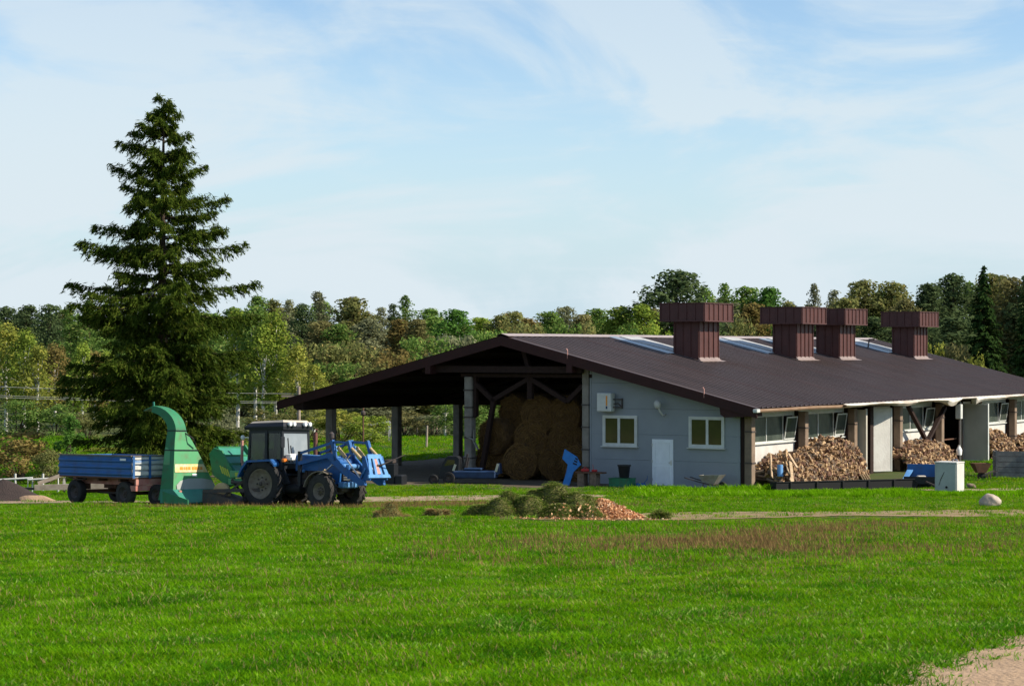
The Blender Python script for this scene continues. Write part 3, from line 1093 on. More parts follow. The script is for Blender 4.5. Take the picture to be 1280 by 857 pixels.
# ---- blue tractor with front loader; x forward, -y towards the viewer
HD = R(-32)
tr = thing('tractor', 'blue tractor with dark cab and raised front loader standing on the grass', 'tractor')
park(tr, -7.82, 72.3, HD)
for sgn in (-1, 1):
    wheel(tr, 0, sgn * .80, .785, .44, .49, lugs=20, side=sgn, tyre='rubber')
    wheel(tr, 2.42, sgn * .80, .56, .34, .27, lugs=16, side=sgn, tyre='rubber_dusty', steer=R(-8))
# chassis, engine, axles
b = MB()
b.rbox(-.35, 1.0, -.24, .24, .55, 1.02, .04).rbox(.95, 2.75, -.20, .20, .52, 1.0, .04)
b.tube([(0, -.72, .785), (0, .72, .785)], .14, 12)
b.build('chassis', 'iron', tr)
MB().tube([(2.42, -.72, .58), (2.42, .72, .58)], .10, 10).rbox(2.2, 2.62, -.16, .16, .45, .75, .03).build('front_axle', 'iron', tr)
b = MB()
b.rbox(1.05, 2.2, -.26, .26, .95, 1.28, .03)
for k in range(5):
    b.tube([(1.2 + k * .2, -.27, 1.05), (1.2 + k * .2, -.33, 1.2)], .035, 6)
b.build('engine', 'iron', tr)
MB().tube([(.45, -.46, .62), (1.35, -.46, .62)], .16, 12).build('fuel_tank', 'black', tr, True)
# hood
hood = MB()
hp = [(.98, 1.22), (2.15, 1.22), (2.15, .82), (2.78, .78), (2.84, 1.5), (2.78, 1.60), (2.4, 1.66), (.98, 1.74)]
hood.prism(hp, -.335, .335, 'y')
ho = hood.build('hood', 'paint_blue', tr)
MB().prism([(.99, 1.742), (2.4, 1.663), (2.4, 1.685), (.99, 1.765)], -.25, .25, 'y').build('hood_top', 'paint_blue_light', ho)  # sunlight on the hood top put in as lighter blue
g = MB().box(2.80, 2.855, -.24, .24, .88, 1.42).build('grille', 'black', ho)
b = MB()
for k in range(7):
    b.box(2.856, 2.872, -.22, .22, .92 + k * .07, .945 + k * .07)
b.build('grille_bar', 'steel', g)
for s in (-1, 1):
    MB().lathe([(2.82, .09), (2.88, .09), (2.90, .06)], 'x', 14, (0, s * .285, 1.35)).build('headlight', 'lamp_white', tr)
MB().box(1.9, 2.32, -.339, -.336, .90, .91).box(1.9, 1.91, -.339, -.336, .91, 1.13).box(2.31, 2.32, -.339, -.336, .91, 1.13).build('side_mark', 'red', ho)
MB().rbox(2.78, 3.02, -.42, .42, .66, .86, .03).build('front_weight', 'paint_blue_light', tr)
# cab
cab = MB()
for x, y in ((-.72, -.70), (-.72, .70), (.72, -.72), (.72, .72)):
    cab.beam((x, y, 1.25), (x * .92 + .02, y * .96, 2.56), .085)
for s in (-1, 1):
    cab.beam((.06, s * .73, 1.25), (.06, s * .70, 2.56), .09)
    cab.beam((-.72, s * .70, 1.34), (.74, s * .72, 1.34), .1, .2)
    cab.beam((-.66, s * .675, 2.52), (.68, s * .69, 2.52), .09, .12)
cab.beam((.72, -.7, 1.36), (.72, .7, 1.36), .08, .16).beam((.68, -.68, 2.52), (.68, .68, 2.52), .08, .12).beam((-.66, -.68, 2.52), (-.66, .68, 2.52), .08, .12).beam((-.72, -.68, 1.4), (-.72, .68, 1.4), .08, .3)
cab.prism([(-.4, 1.3), (.74, 1.3), (1.0, .8), (.45, .72), (.25, 1.1)], -.70, -.62, 'y').prism([(-.4, 1.3), (.74, 1.3), (1.0, .8), (.45, .72), (.25, 1.1)], .62, .70, 'y')
cab.box(-.7, .9, -.6, .6, 1.05, 1.12)
cb = cab.build('cab', 'cab_black', tr)
for s in (-1, 1):
    MB().prism([(-.66, 1.44), (.01, 1.44), (.01, 2.46), (-.61, 2.46)], s * .70, s * .705, 'y').build('side_window', 'clear_glass', cb)
    MB().prism([(.11, 1.44), (.68, 1.44), (.64, 2.46), (.11, 2.46)], s * .70, s * .705, 'y').build('door_window', 'clear_glass', cb)
MB().add([(.735, -.66, 1.45), (.735, .66, 1.45), (.70, .65, 2.46), (.70, -.65, 2.46), (.725, -.66, 1.45), (.725, .66, 1.45), (.69, .65, 2.46), (.69, -.65, 2.46)],
         [(0, 1, 2, 3), (7, 6, 5, 4), (0, 4, 5, 1), (1, 5, 6, 2), (2, 6, 7, 3), (3, 7, 4, 0)]).build('windscreen', 'windscreen', cb)
MB().add([(-.735, -.62, 1.55), (-.735, .62, 1.55), (-.68, .62, 2.46), (-.68, -.62, 2.46)], [(0, 1, 2, 3)]).build('rear_window', 'clear_glass', cb)
rf = MB()
rf.add([(-.82, -.78, 2.57), (.80, -.78, 2.57), (.80, .78, 2.57), (-.82, .78, 2.57), (-.84, -.80, 2.66), (.82, -.80, 2.68), (.82, .80, 2.68), (-.84, .80, 2.66), (-.69, -.69, 2.785), (.76, -.72, 2.815), (.76, .72, 2.815), (-.69, .69, 2.785)],
       [(3, 2, 1, 0), (0, 1, 5, 4), (1, 2, 6, 5), (2, 3, 7, 6), (3, 0, 4, 7), (4, 5, 9, 8), (5, 6, 10, 9), (6, 7, 11, 10), (7, 4, 8, 11), (8, 9, 10, 11)])
rf.build('cab_roof', 'cab_black', cb)
MB().add([(-.61, -.61, 2.85), (.69, -.65, 2.89), (.69, .65, 2.89), (-.61, .61, 2.85), (-.68, -.68, 2.79), (.75, -.71, 2.82), (.75, .71, 2.82), (-.68, .68, 2.79)], [(0, 1, 2, 3), (4, 5, 1, 0), (5, 6, 2, 1), (6, 7, 3, 2), (7, 4, 0, 3)]).build('roof_top', 'cab_roof', cb)
for s in (-.52, -.30, .30, .55):
    MB().lathe([(0, .06), (.06, .075), (.10, .07), (.115, .02)], 'x', 12, (.82, s, 2.76)).build('work_lamp', 'lamp_white', tr, True)
MB().tube([(.78, -.74, 1.7), (.86, -.86, 1.72), (.86, -.86, 2.3), (.78, -.74, 2.4)], .014, 6).rbox(.84, .88, -.98, -.78, 1.98, 2.34, .012).build('mirror', 'cab_black', tr)
MB().beam((.745, -.35, 1.5), (.72, -.42, 2.3), .02).beam((.745, -.2, 1.5), (.73, -.28, 2.05), .02).build('wiper', 'black', cb)
MB().rbox(.74, .86, -.80, -.58, 1.50, 1.62, .02).build('indicator', 'orange', tr)
MB().rbox(.76, 1.0, -.62, -.30, 1.55, 1.78, .03).build('headlamp_box', 'lamp_white', tr)
MB().lathe([(-.98, .02), (-.94, .07), (-.88, .08), (-.86, .03)], 'x', 12, (0, -.78, 2.32)).beam((-.9, -.78, 2.32), (-.68, -.7, 2.32), .025).build('rear_lamp', 'lamp_white', tr)
MB().rbox(-.45, .0, -.25, .25, 1.15, 1.3, .04).rbox(-.5, -.35, -.25, .25, 1.3, 1.95, .05).build('seat', 'black', cb)
MB().tube([(.55, 0, 1.2), (.3, 0, 1.62)], .03, 6).tube([(.3 + .06 * math.cos(t * .628), .2 * math.sin(t * .628), 1.62 + .19 * math.cos(t * .628)) for t in range(11)], .016, 5).build('steering_wheel', 'black', cb)
# rear fenders
for s in (-1, 1):
    a = (s * .58, s * 1.04)
    pts = [(-.93, 1.02), (-.80, 1.28), (-.55, 1.56), (.45, 1.60), (.62, 1.42)]
    pin = [(.60, 1.36), (.43, 1.53), (-.52, 1.49), (-.75, 1.24), (-.88, 1.0)]
    f = MB().prism(pts + pin, a[0], a[1], 'y').build('rear_fender', 'paint_blue', tr)
    MB().prism([(-.86, 1.0), (-.52, 1.48), (.43, 1.52), (.58, 1.36), (.75, .9), (.4, 1.0), (0, 1.1), (-.5, .95)], s * .57, s * .60, 'y').build('fender_side', 'cab_black', f)
# front mudguards
for s in (-1, 1):
    P = []
    for k in range(7):
        t = R(60 + k * 18)
        P.append((2.42 + .66 * math.cos(t), .56 + .66 * math.sin(t)))
    Q = [(2.42 + .63 * math.cos(R(60 + k * 18)), .56 + .63 * math.sin(R(60 + k * 18))) for k in range(6, -1, -1)]
    MB().prism(P + Q, s * .66, s * .97, 'y').build('front_mudguard', 'rim_grey', tr)
# exhaust and air intake
MB().tube([(1.45, .12, 1.6), (1.45, .12, 2.45), (1.50, .12, 2.58)], [.075, .075, .06], 10).build('exhaust_pipe', 'exhaust', tr, True)
MB().tube([(1.95, .34, 1.5), (1.95, .34, 2.3)], .05, 8).lathe([(2.26, .05), (2.3, .09), (2.44, .09), (2.5, .03)], 'z', 10, (1.95, .34, 0)).build('air_intake', 'iron', tr, True)
# loader
for s in (-1, 1):
    y = s * .52
    lo = MB()
    lo.beam((1.30, y, .62), (1.30, y, 1.86), .10, .11, (1, 0, 0))
    lo.build('loader_upright', 'cab_black', tr)
    bm_ = MB()
    bm_.prism([(1.28, 1.40), (1.9, 1.53), (2.46, 1.64), (3.16, 1.07), (3.78, .74), (3.98, .76), (3.95, .90), (3.28, 1.22), (2.70, 1.74), (2.5, 1.80), (1.95, 1.66), (1.26, 1.52)], y - .06, y + .06, 'y')
    arm = bm_.build('loader_arm', 'paint_blue', tr)
    lk = MB()
    lk.beam((1.32, y, 1.80), (2.72, y, 2.16), .07, .09, (0, 1, 0))
    lk.beam((2.62, y, 2.22), (2.78, y, 1.55), .09, .12, (0, 1, 0))
    lk.beam((2.72, y, 2.16), (3.30, y, 2.12), .07, .08, (0, 1, 0)).beam((3.28, y, 2.2), (3.42, y, 1.75), .09, .12, (0, 1, 0))
    lk.build('link_rod', 'paint_blue', arm)
    MB().beam((2.72, y + .06, 2.02), (2.74, y + .06, 1.86), .08).beam((3.30, y + .02, 2.16), (3.36, y + .02, 1.98), .13, .05).build('link_plate', 'paint_blue_light', arm)
    MB().tube([(1.75, y - s * .02, .82), (2.35, y - s * .02, 1.22)], .07, 10).build('lift_cylinder', 'tan', arm, True)
    MB().tube([(2.35, y - s * .02, 1.22), (2.62, y - s * .02, 1.42)], .03, 8).build('cylinder_rod', 'steel', arm, True)
    MB().tube([(2.85, y, 1.98), (3.15, y, 1.66)], .06, 10).tube([(3.40, y, 1.95), (3.78, y, 1.62)], .055, 10).build('tilt_cylinder', 'tan', arm, True)
    MB().tube([(3.15, y, 1.66), (3.75, y, .98)], .028, 8).tube([(3.2, y + .05, 1.6), (3.35, y + .05, 1.75)], .02, 6).build('cylinder_rod', 'steel', arm, True)
    MB().beam((3.25, y, 1.42), (3.32, y, .95), .05, .14, (0, 1, 0)).beam((3.7, y, .8), (3.95, y, 1.3), .05, .1, (0, 1, 0)).build('arm_bracket', 'paint_blue', arm)
MB().tube([(2.95, -.52, 1.36), (2.95, .52, 1.36)], .085, 12).tube([(1.3, -.5, 1.2), (1.3, .5, 1.2)], .05, 8).build('cross_tube', 'paint_blue_light', tr, True)
MB().tube([(2.8, -.3, 1.9), (2.95, -.2, 2.1), (3.05, .0, 1.95), (3.0, .3, 1.7)], .02, 6).tube([(2.4, -.4, 1.85), (2.7, -.3, 2.0), (2.85, -.1, 1.6)], .018, 6).build('hose', 'black', tr)
# implement carrier
cr = MB()
P = lambda u, v: (3.93 + .24 * (1 - v) + .0, u * (1 - .38 * v), 1.0 + .76 * v)
def plate(b, u0, u1, v0, v1, th=.05):
    a = [P(u0, v0), P(u1, v0), P(u1, v1), P(u0, v1)]
    b.add([*a, *[(p[0] - th, p[1], p[2] - th * .45) for p in a]], [(0, 1, 2, 3), (7, 6, 5, 4), (0, 4, 5, 1), (1, 5, 6, 2), (2, 6, 7, 3), (3, 7, 4, 0)])
plate(cr, -.62, .62, 0, .14)
plate(cr, -.60, .60, .82, 1)
plate(cr, -.56, -.36, .14, .82)
plate(cr, .36, .56, .14, .82)
plate(cr, -.22, -.08, .14, .82)
plate(cr, .10, .22, .14, .82)
ca_ = cr.build('implement_carrier', 'paint_blue_light', tr)
cr = MB()
for s in (-.60, .58):
    cr.prism([(3.85, .9), (4.12, .92), (4.14, 1.04), (3.92, 1.7), (3.80, 1.7)], s * .8 - .02, s * .8 + .04, 'y')
cr.build('carrier_cheek', 'paint_blue', ca_)
c2 = MB()
plate(c2, -.08, .10, .16, .80, .03)
c2.build('carrier_wear_plate', 'pale_pink', ca_)
MB().tube([(3.95, .05, 1.35), (4.15, .15, 1.42), (4.65, .75, 1.75)], [.06, .03, .015], 6).lathe([(-.06, .09), (.06, .09)], 'x', 8, (4.0, .05, 1.35)).build('spike', 'iron', ca_)

# ---- green trailed forage chopper
ch = thing('forage_chopper', 'green trailed forage chopper with tall curved spout behind the tractor', 'chopper')
park(ch, -10.9, 72.9, HD)
# tower: near edge upright, far edge slanting in; x thickness tapers too
def loft(secs):
    b = MB()
    vs, fs = [], []
    for s in secs:
        vs += s
    for k in range(len(secs) - 1):
        for i in range(4):
            j = (i + 1) % 4
            fs.append((k * 4 + i, k * 4 + j, k * 4 + 4 + j, k * 4 + 4 + i))
    fs += [(3, 2, 1, 0), tuple(range(len(vs) - 4, len(vs)))]
    return b.add(vs, fs)


def sec(x0, x1, y0, y1, z, z2=None):
    z2 = z if z2 is None else z2
    return [(x0, y0, z), (x1, y0, z2), (x1, y1, z2), (x0, y1, z)]


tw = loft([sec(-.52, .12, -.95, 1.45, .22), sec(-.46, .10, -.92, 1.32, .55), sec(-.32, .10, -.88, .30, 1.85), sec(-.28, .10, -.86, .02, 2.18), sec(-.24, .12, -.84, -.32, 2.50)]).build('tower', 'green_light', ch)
MB().add([(-.525, -.96, .2), (.122, -.96, .2), (.104, -.925, .55), (.104, -.885, 1.85), (.104, -.865, 2.18), (.124, -.845, 2.51), (-.245, -.845, 2.51), (-.285, -.865, 2.18), (-.325, -.885, 1.85), (-.465, -.925, .55)], [tuple(range(10))]).build('tower_shaded_side', 'green_paint', tw)  # darker green sheet paints the shade on the tower's near face
for z, a, c in ((1.85, -.88, .30), (2.50, -.84, -.32)):
    MB().box(-.335 if z < 2 else -.26, .125 if z < 2 else .14, a - .015, c + .015, z, z + .035).build('flange', 'cab_black', tw)
MB().add([(.118, -.86, 1.13), (.118, .82, 1.13), (.112, .60, 1.40), (.112, -.86, 1.40)], [(0, 1, 2, 3)]).build('label_band', 'decal_yellow', tw)
b = MB()
x_ = -.62
for w_ in (.16, .06, .1, .12, .0, .1, .14, .08, .12):
    if w_:
        b.add([(.124, x_, 1.21), (.124, x_ + w_, 1.21), (.122, x_ + w_, 1.31), (.122, x_, 1.31)], [(0, 1, 2, 3)])
    x_ += w_ + .035
b.build('worn_lettering', 'decal_orange', tw)
MB().add([(.125, .02, .98), (.125, .26, .98), (.122, .26, 1.08), (.122, .02, 1.08)], [(0, 1, 2, 3)]).build('sticker', 'lamp_white', tw)
MB().add([(.124, -.75, .56), (.124, 1.20, .56), (.122, 1.18, .72), (.122, 1.0, .86), (.122, .5, .92), (.122, -.2, .92), (.122, -.6, .84), (.122, -.78, .70)], [tuple(range(8))]).build('rubber_flap', 'box_grey', tw)
# spout curving up and back, then over the trailer
sp = []
for k in range(9):
    t = k / 8
    ang = R(82 * t)
    cxs = -.06 - 1.02 * (1 - math.cos(ang))
    czs = 2.52 + .74 * math.sin(ang)
    w = .26 - .05 * t
    hgt = .19 - .08 * t
    nx_, nz_ = math.cos(ang), math.sin(ang)
    yo = -.58 - .06 * t
    sp.append([(cxs - nx_ * hgt, yo - w, czs - nz_ * hgt), (cxs + nx_ * hgt, yo - w, czs + nz_ * hgt), (cxs + nx_ * hgt, yo + w, czs + nz_ * hgt), (cxs - nx_ * hgt, yo + w, czs - nz_ * hgt)])
so = loft(sp).build('spout', 'green_paint', ch, True)
MB().add([(-.85, -.86, 3.36), (-1.30, -.84, 3.22), (-1.30, -.42, 3.22), (-.85, -.40, 3.36), (-.85, -.86, 3.32), (-1.30, -.84, 3.18), (-1.30, -.42, 3.18), (-.85, -.40, 3.32)],
         [(0, 1, 2, 3), (7, 6, 5, 4), (0, 4, 5, 1), (1, 5, 6, 2), (2, 6, 7, 3), (3, 7, 4, 0)]).build('spout_flap', 'green_paint', so)
MB().beam((-1.05, -.6, 3.24), (-1.08, -.6, 3.5), .03, .06).build('flap_lever', 'teal', so)
MB().tube([(.1, -.36, 2.45), (.3, -.15, 2.25), (.2, .12, 2.0)], .025, 6).build('hose', 'black', ch)
# base skirt, rotor house, pick-up header
MB().prism([(.12, .56), (.62, .14), (.62, .10), (-.42, .10), (-.42, .56)], -.98, 1.5, 'y').build('skirt', 'teal', ch)
MB().prism([(-.3, .1), (.8, .06), (.8, .22), (-.3, .5)], -1.0, -.96, 'y').build('skirt_side', 'green_paint', ch)
hd = MB().prism([(.55, 1.05), (1.25, .62), (1.55, .70), (1.45, 1.12), (.95, 1.85), (.6, 1.95), (.4, 1.75)], .55, .62, 'y').build('header_side', 'green_paint', ch)
for k in range(4):
    MB().add([(.98 + k * .10, .545, 1.08 - k * .04), (1.04 + k * .10, .545, 1.08 - k * .04), (.92 + k * .10, .545, 1.35 - k * .04), (.86 + k * .10, .545, 1.35 - k * .04)], [(0, 1, 2, 3)]).build('stripe', 'yellow_green', hd)
hc = MB().prism([(.6, 1.90), (1.5, 1.05), (1.62, 1.05), (.7, 1.98)], .64, 1.9, 'y').build('header_cover', 'teal', ch)
for k in range(4):
    t = k / 3
    MB().box(.66 + .86 * t - .035, .66 + .86 * t + .075, .63, 1.92, 1.95 - .84 * t - .03, 1.95 - .84 * t + .05).build('slat', 'green_paint', hc)
MB().prism([(.55, 1.6), (1.5, .7), (1.62, .75), (1.62, 1.1), (.85, 2.05), (.6, 2.05)], 1.9, 1.98, 'y').build('header_side', 'green_paint', ch)
lb = MB().rbox(1.45, 2.15, .35, 1.55, .95, 1.18, .02).rbox(1.35, 2.1, .4, 1.5, .70, .92, .02).build('gear_cover', 'green_light', ch)
MB().box(1.7, 2.0, .344, .349, 1.0, 1.12).build('yellow_mark', 'yellow_green', lb)
MB().rbox(2.152, 2.19, .5, .75, .98, 1.14, .01).build('reflector', 'lamp_white', lb)
MB().tube([(1.3, 1.2, 1.2), (1.3, 1.2, 2.2)], .05, 8).build('stand_pipe', 'pale_pink', ch)
MB().lathe([(.25, .3), (.28, .36), (.38, .36), (.41, .3)], 'y', 20, (1.15, 0, .42)).build('gauge_wheel', 'tan', ch, True)
b = MB()
b.beam((.8, -.2, .5), (2.9, .35, .55), .12).beam((.8, .9, .5), (2.9, .4, .55), .12).beam((1.3, .0, .2), (2.1, .3, .85), .07).beam((1.9, .7, .2), (1.6, .3, .9), .07).tube([(1.6, .3, .8), (3.0, .35, .7)], .06, 8)
b.build('drawbar', 'iron', ch)
MB().prism([(.75, .1), (2.2, .08), (2.2, .18), (.75, .5)], -.2, .9, 'y').build('mower_bed', 'iron', ch)
wheel(ch, -.75, -.72, .36, .26, .18, side=-1, rim='iron')
wheel(ch, -.75, 1.15, .36, .26, .18, side=1, rim='iron')
MB().tube([(-.75, -.7, .36), (-.75, 1.1, .36)], .06, 8).beam((-.75, 0, .36), (-.3, 0, .4), .1).build('axle', 'iron', ch)

# ---- blue tipping trailer
tl = thing('farm_trailer', 'blue low-sided farm trailer with worn tailboard and red chassis', 'trailer')
park(tl, -13.45, 74.4, R(-43), .0, R(-1.5))
LT, WT = 4.1, 2.25
def corrug(b, axis, lo, hi, off, sgn, z0, z1):
    """ribbed side board: three horizontal swages"""
    n = 16
    prof = []
    for k in range(n + 1):
        z = z0 + (z1 - z0) * k / n
        ph = (k % 5)
        prof.append((off + sgn * (.045 if ph in (2, 3) else 0), z))
    poly = prof + [(off - sgn * .03, z1), (off - sgn * .03, z0)]
    if axis == 'x':                                   # board runs along x
        b.prism(poly, lo, hi, 'x')
    else:
        b.prism(poly, lo, hi, 'y')
    return b


bx = LT / 2
bd = corrug(MB(), 'x', -bx, bx, -WT / 2, -1, .98, 1.68).build('side_board', 'trailer_blue', tl)
MB().box(-bx - .03, bx + .03, -WT / 2 - .05, -WT / 2 + .03, 1.68, 1.72).build('top_rail', 'rim_grey', bd)
MB().box(bx * .72, bx * .88, -WT / 2 - .052, -WT / 2 - .047, 1.54, 1.61).build('number_plate', 'lamp_white', bd)
corrug(MB(), 'x', -bx, bx, WT / 2, 1, .98, 1.68).build('side_board', 'trailer_blue', tl)
fb = corrug(MB(), 'y', -WT / 2, WT / 2, bx, 1, .98, 1.68).build('end_board', 'worn_blue', tl)
fb['label'] = 'worn blue end board with bare pale metal patches'
for k, z in enumerate((1.05, 1.24, 1.43, 1.58)):
    MB().box(bx + .046, bx + .062, -WT / 2 + .08, WT / 2 - .08, z, z + (.12 if k < 3 else .07)).build('worn_lit_strip', 'white_paint' if k != 2 else 'worn_blue', fb)  # pale strips paint both worn metal and sunlight on the swages
for y in (-WT / 2 + .03, -.42, .42, WT / 2 - .03):
    MB().box(bx + .064, bx + .10, y - .04, y + .04, .95, 1.70).build('stanchion', 'trailer_blue', fb)
MB().box(bx - .02, bx + .05, -WT / 2, WT / 2, 1.68, 1.715).build('top_rail', 'rim_grey', fb)
corrug(MB(), 'y', -WT / 2, WT / 2, -bx, -1, .98, 1.68).build('end_board', 'trailer_blue', tl)
MB().box(-bx, bx, -WT / 2, WT / 2, .93, .98).build('floor', 'rust', tl)
cs = MB().box(-bx + .1, bx - .05, -.62, -.48, .70, .93).box(-bx + .1, bx - .05, .48, .62, .70, .93).build('chassis_rail', 'trailer_red', tl)
MB().box(bx - .05, bx + .02, -.95, .95, .72, .92).box(bx - .3, bx + .0, -.95, .95, .52, .70).build('end_beam', 'trailer_red', cs)
for x in (-1.2, .0, 1.2):
    MB().box(x - .05, x + .05, -1.0, 1.0, .82, .928).build('cross_member', 'rust', cs)
for x in (-1.38, 1.4):
    for s in (-1, 1):
        wheel(tl, x, s * .86, .42, .28, .22, side=s, rim='iron', tyre='rubber' if x < 0 else 'rubber_dusty')
    MB().tube([(x, -.84, .42), (x, .84, .42)], .06, 8).box(x - .3, x + .3, -.58, -.5, .5, .7).box(x - .3, x + .3, .5, .58, .5, .7).build('axle', 'rust', tl)
MB().beam((-1.2, -.1, .38), (1.2, -.1, .38), .06).build('brake_rod', 'iron', tl)
MB().tube([(-1.6, -WT / 2 + .1, .9), (-1.0, -WT / 2 + .1, .84), (-.6, -WT / 2 + .1, .9)], .02, 6).build('hose', 'iron', tl)
MB().beam((bx, 0, .6), (bx + 1.2, 0, .5), .1).build('drawbar', 'trailer_red', tl)

# ------------------------------------------------------------------ firewood piles along the sunlit wall
def log_mesh(kind):
    b = MB()
    if kind == 0:
        poly = [(-.05, -.04), (.05, -.045), (.0, .06)]
    elif kind == 1:
        poly = [(-.055, -.035), (.02, -.055), (.06, .0), (.02, .05), (-.045, .04)]
    else:
        poly = [(.05 * math.cos(k * 1.047), .05 * math.sin(k * 1.047)) for k in range(6)]
    b.prism(poly, -.2, .2, 'x')
    return b


LOGS = []
for k, m in enumerate(('firewood', 'firewood_pale', 'firewood_grey', 'firewood', 'rust')):
    o = log_mesh(k % 3).build('log', m)
    LOGS.append(o)
used_log = [False] * 5


def firewood(label, y0, y1, prof, depth, nparts, nrest, seed, x0=.25, extra=None):
    """prof(t) pile height along the wall; logs lie with split ends towards the yard"""
    rnd = random.Random(seed)
    X_, Y_ = bw(x0, y0)
    t = thing('firewood_pile', label, 'firewood', (X_, Y_, 0), -BA, 'firewood piles along the barn wall')
    L = y1 - y0
    core = MB()
    vs, fs = [], []
    n = 24
    for k in range(n + 1):
        u = k / n
        hh = max(.02, prof(u) - .16)
        dd = depth * (.35 + .65 * min(1, prof(u) / 1.0)) - .12
        vs += [(0, u * L, 0), (dd, u * L, 0), (dd * .86, u * L, hh * .6), (dd * .6, u * L, hh), (0, u * L, hh)]
    for k in range(n):
        for i in range(4):
            a = k * 5 + i
            fs.append((a, a + 1, a + 6, a + 5))
    core.add(vs, fs).build('pile_core', 'bark', t)

    def spot():
        while True:
            u = rnd.random()
            hh = prof(u)
            if rnd.random() < hh / 2.2 + .1:
                break
        dd = depth * (.35 + .65 * min(1, hh / 1.0))
        v = rnd.random()
        # walk over the sloping front and rounded top of the heap
        if v < .72:
            z = rnd.uniform(.05, max(.08, hh))
            x = dd * (1 - .36 * (z / max(hh, .1)) ** 1.8) - .10
        else:
            z = hh - .02
            x = rnd.uniform(0, dd * .62)
        return x, u * L, z

    rest = MB()
    for k in range(nparts + nrest):
        x, y, z = spot()
        rr = rnd.random()
        if rr < .62:
            rot = Matrix.Rotation(rnd.gauss(0, .45), 3, 'Z') @ Matrix.Rotation(rnd.gauss(.1, .3), 3, 'Y') @ Matrix.Rotation(rnd.uniform(0, 6), 3, 'X')
        else:
            rot = Matrix.Rotation(rnd.uniform(0, 6.28), 3, 'Z') @ Matrix.Rotation(rnd.gauss(.3, .5), 3, 'Y') @ Matrix.Rotation(rnd.uniform(0, 6), 3, 'X')
        i = rnd.randrange(5)
        sc = rnd.choice((.6, .8, .9, 1.1, 1.3, 1.7))
        z = max(z, .06)
        if k < nparts:
            if not used_log[i]:
                o = LOGS[i]
                used_log[i] = True
            else:
                o = LOGS[i].copy()
                COL.objects.link(o)
            o.parent = t
            o.location = (x, y, z)
            o.rotation_euler = rot.to_euler()
            o.scale = (rnd.uniform(.8, 1.15), sc * 1.15, sc * 1.15)
        else:
            src = LOGS[i].data
            M = Matrix.Translation((x, y, z)) @ rot.to_4x4() @ Matrix.Diagonal((1, sc, sc, 1))
            rest.add([v.co for v in src.vertices], [tuple(p.vertices) for p in src.polygons], M)
            # keep the split-wood colours mixed in the joined part
            rest_m.setdefault(id(rest), []).extend([i] * len(src.polygons))
    r = rest.build('loose_log', 'firewood', t)
    r['kind'] = 'stuff'
    for m in ('firewood_pale', 'firewood_grey', 'rust'):
        r.data.materials.append(MATS[m])
    mi = [{0: 0, 1: 1, 2: 2, 3: 0, 4: 3}[q] for q in rest_m[id(rest)]]
    r.data.polygons.foreach_set('material_index', mi)
    if extra:
        extra(t)
    return t


rest_m = {}


def planks1(t):
    for p, q, w, m in (((1.75, .35, .03), (1.35, .95, 1.15), .26, 'plank'), ((1.15, -.5, .55), (.35, 1.1, 1.45), .13, 'plank'), ((1.7, .2, .35), (1.2, 1.6, .8), .2, 'plank'), ((1.2, .9, 1.0), (.7, 2.0, 1.6), .16, 'firewood_pale'),
                       ((1.5, 1.8, .7), (1.1, 2.9, 1.15), .12, 'firewood_pale'), ((1.55, 1.2, .9), (1.1, 1.3, 1.5), .2, 'plank'), ((1.65, .1, .75), (1.2, .9, 1.0), .18, 'plank')):
        MB().beam(p, q, w, .035, (1, 0, .3)).build('plank', m, t)
    for k in range(4):
        MB().beam((1.75, 8.15 + k * .26, .02), (1.15, 7.7 + k * .22, 1.25), .12, .05).build('plank', 'plank', t)
    MB().tube([(1.25, .12, .55), (1.2, .2, 1.05)], .13, 10).build('blue_can', 'paint_blue_light', t)


firewood('long split firewood heap with loose planks under the first two side windows', .75, 9.9,
         lambda u: float(np.interp(u, [0, .06, .2, .3, .38, .46, .56, .68, .8, .9, 1], [.55, 1.05, 1.3, 1.42, 1.3, 1.25, 1.6, 1.85, 1.85, 1.75, 1.3])) + .06 * math.sin(u * 41) + .04 * math.sin(u * 97), 1.6, 200, 1300, 1, extra=planks1)
firewood('rounded firewood heap under the window with V braces, right of the white gate leaf', 16.3, 23.6,
         lambda u: 1.35 * math.sin(math.pi * min(1, .12 + u * .86)) ** .6, 1.5, 90, 800, 2)
firewood('tall firewood heap behind the open beige gate leaf', 28.4, 33.8, lambda u: 1.55 * (1 - .75 * max(0, u - .4) / .6), 1.3, 60, 500, 3)
firewood('low firewood heap at the far right end of the wall', 34.2, 40, lambda u: .75 + .45 * math.sin(u * 3), 1.2, 50, 400, 4)
tag(MB().lathe([(0, .14), (.25, .16), (.38, .10), (.42, .06), (.5, .06), (.5, .02)], 'z', 14).build('milk_can', 'lamp_white', None, True, (*bw(1.35, 23.3), .55)), 'small white can standing on the right end of a firewood heap', 'can')

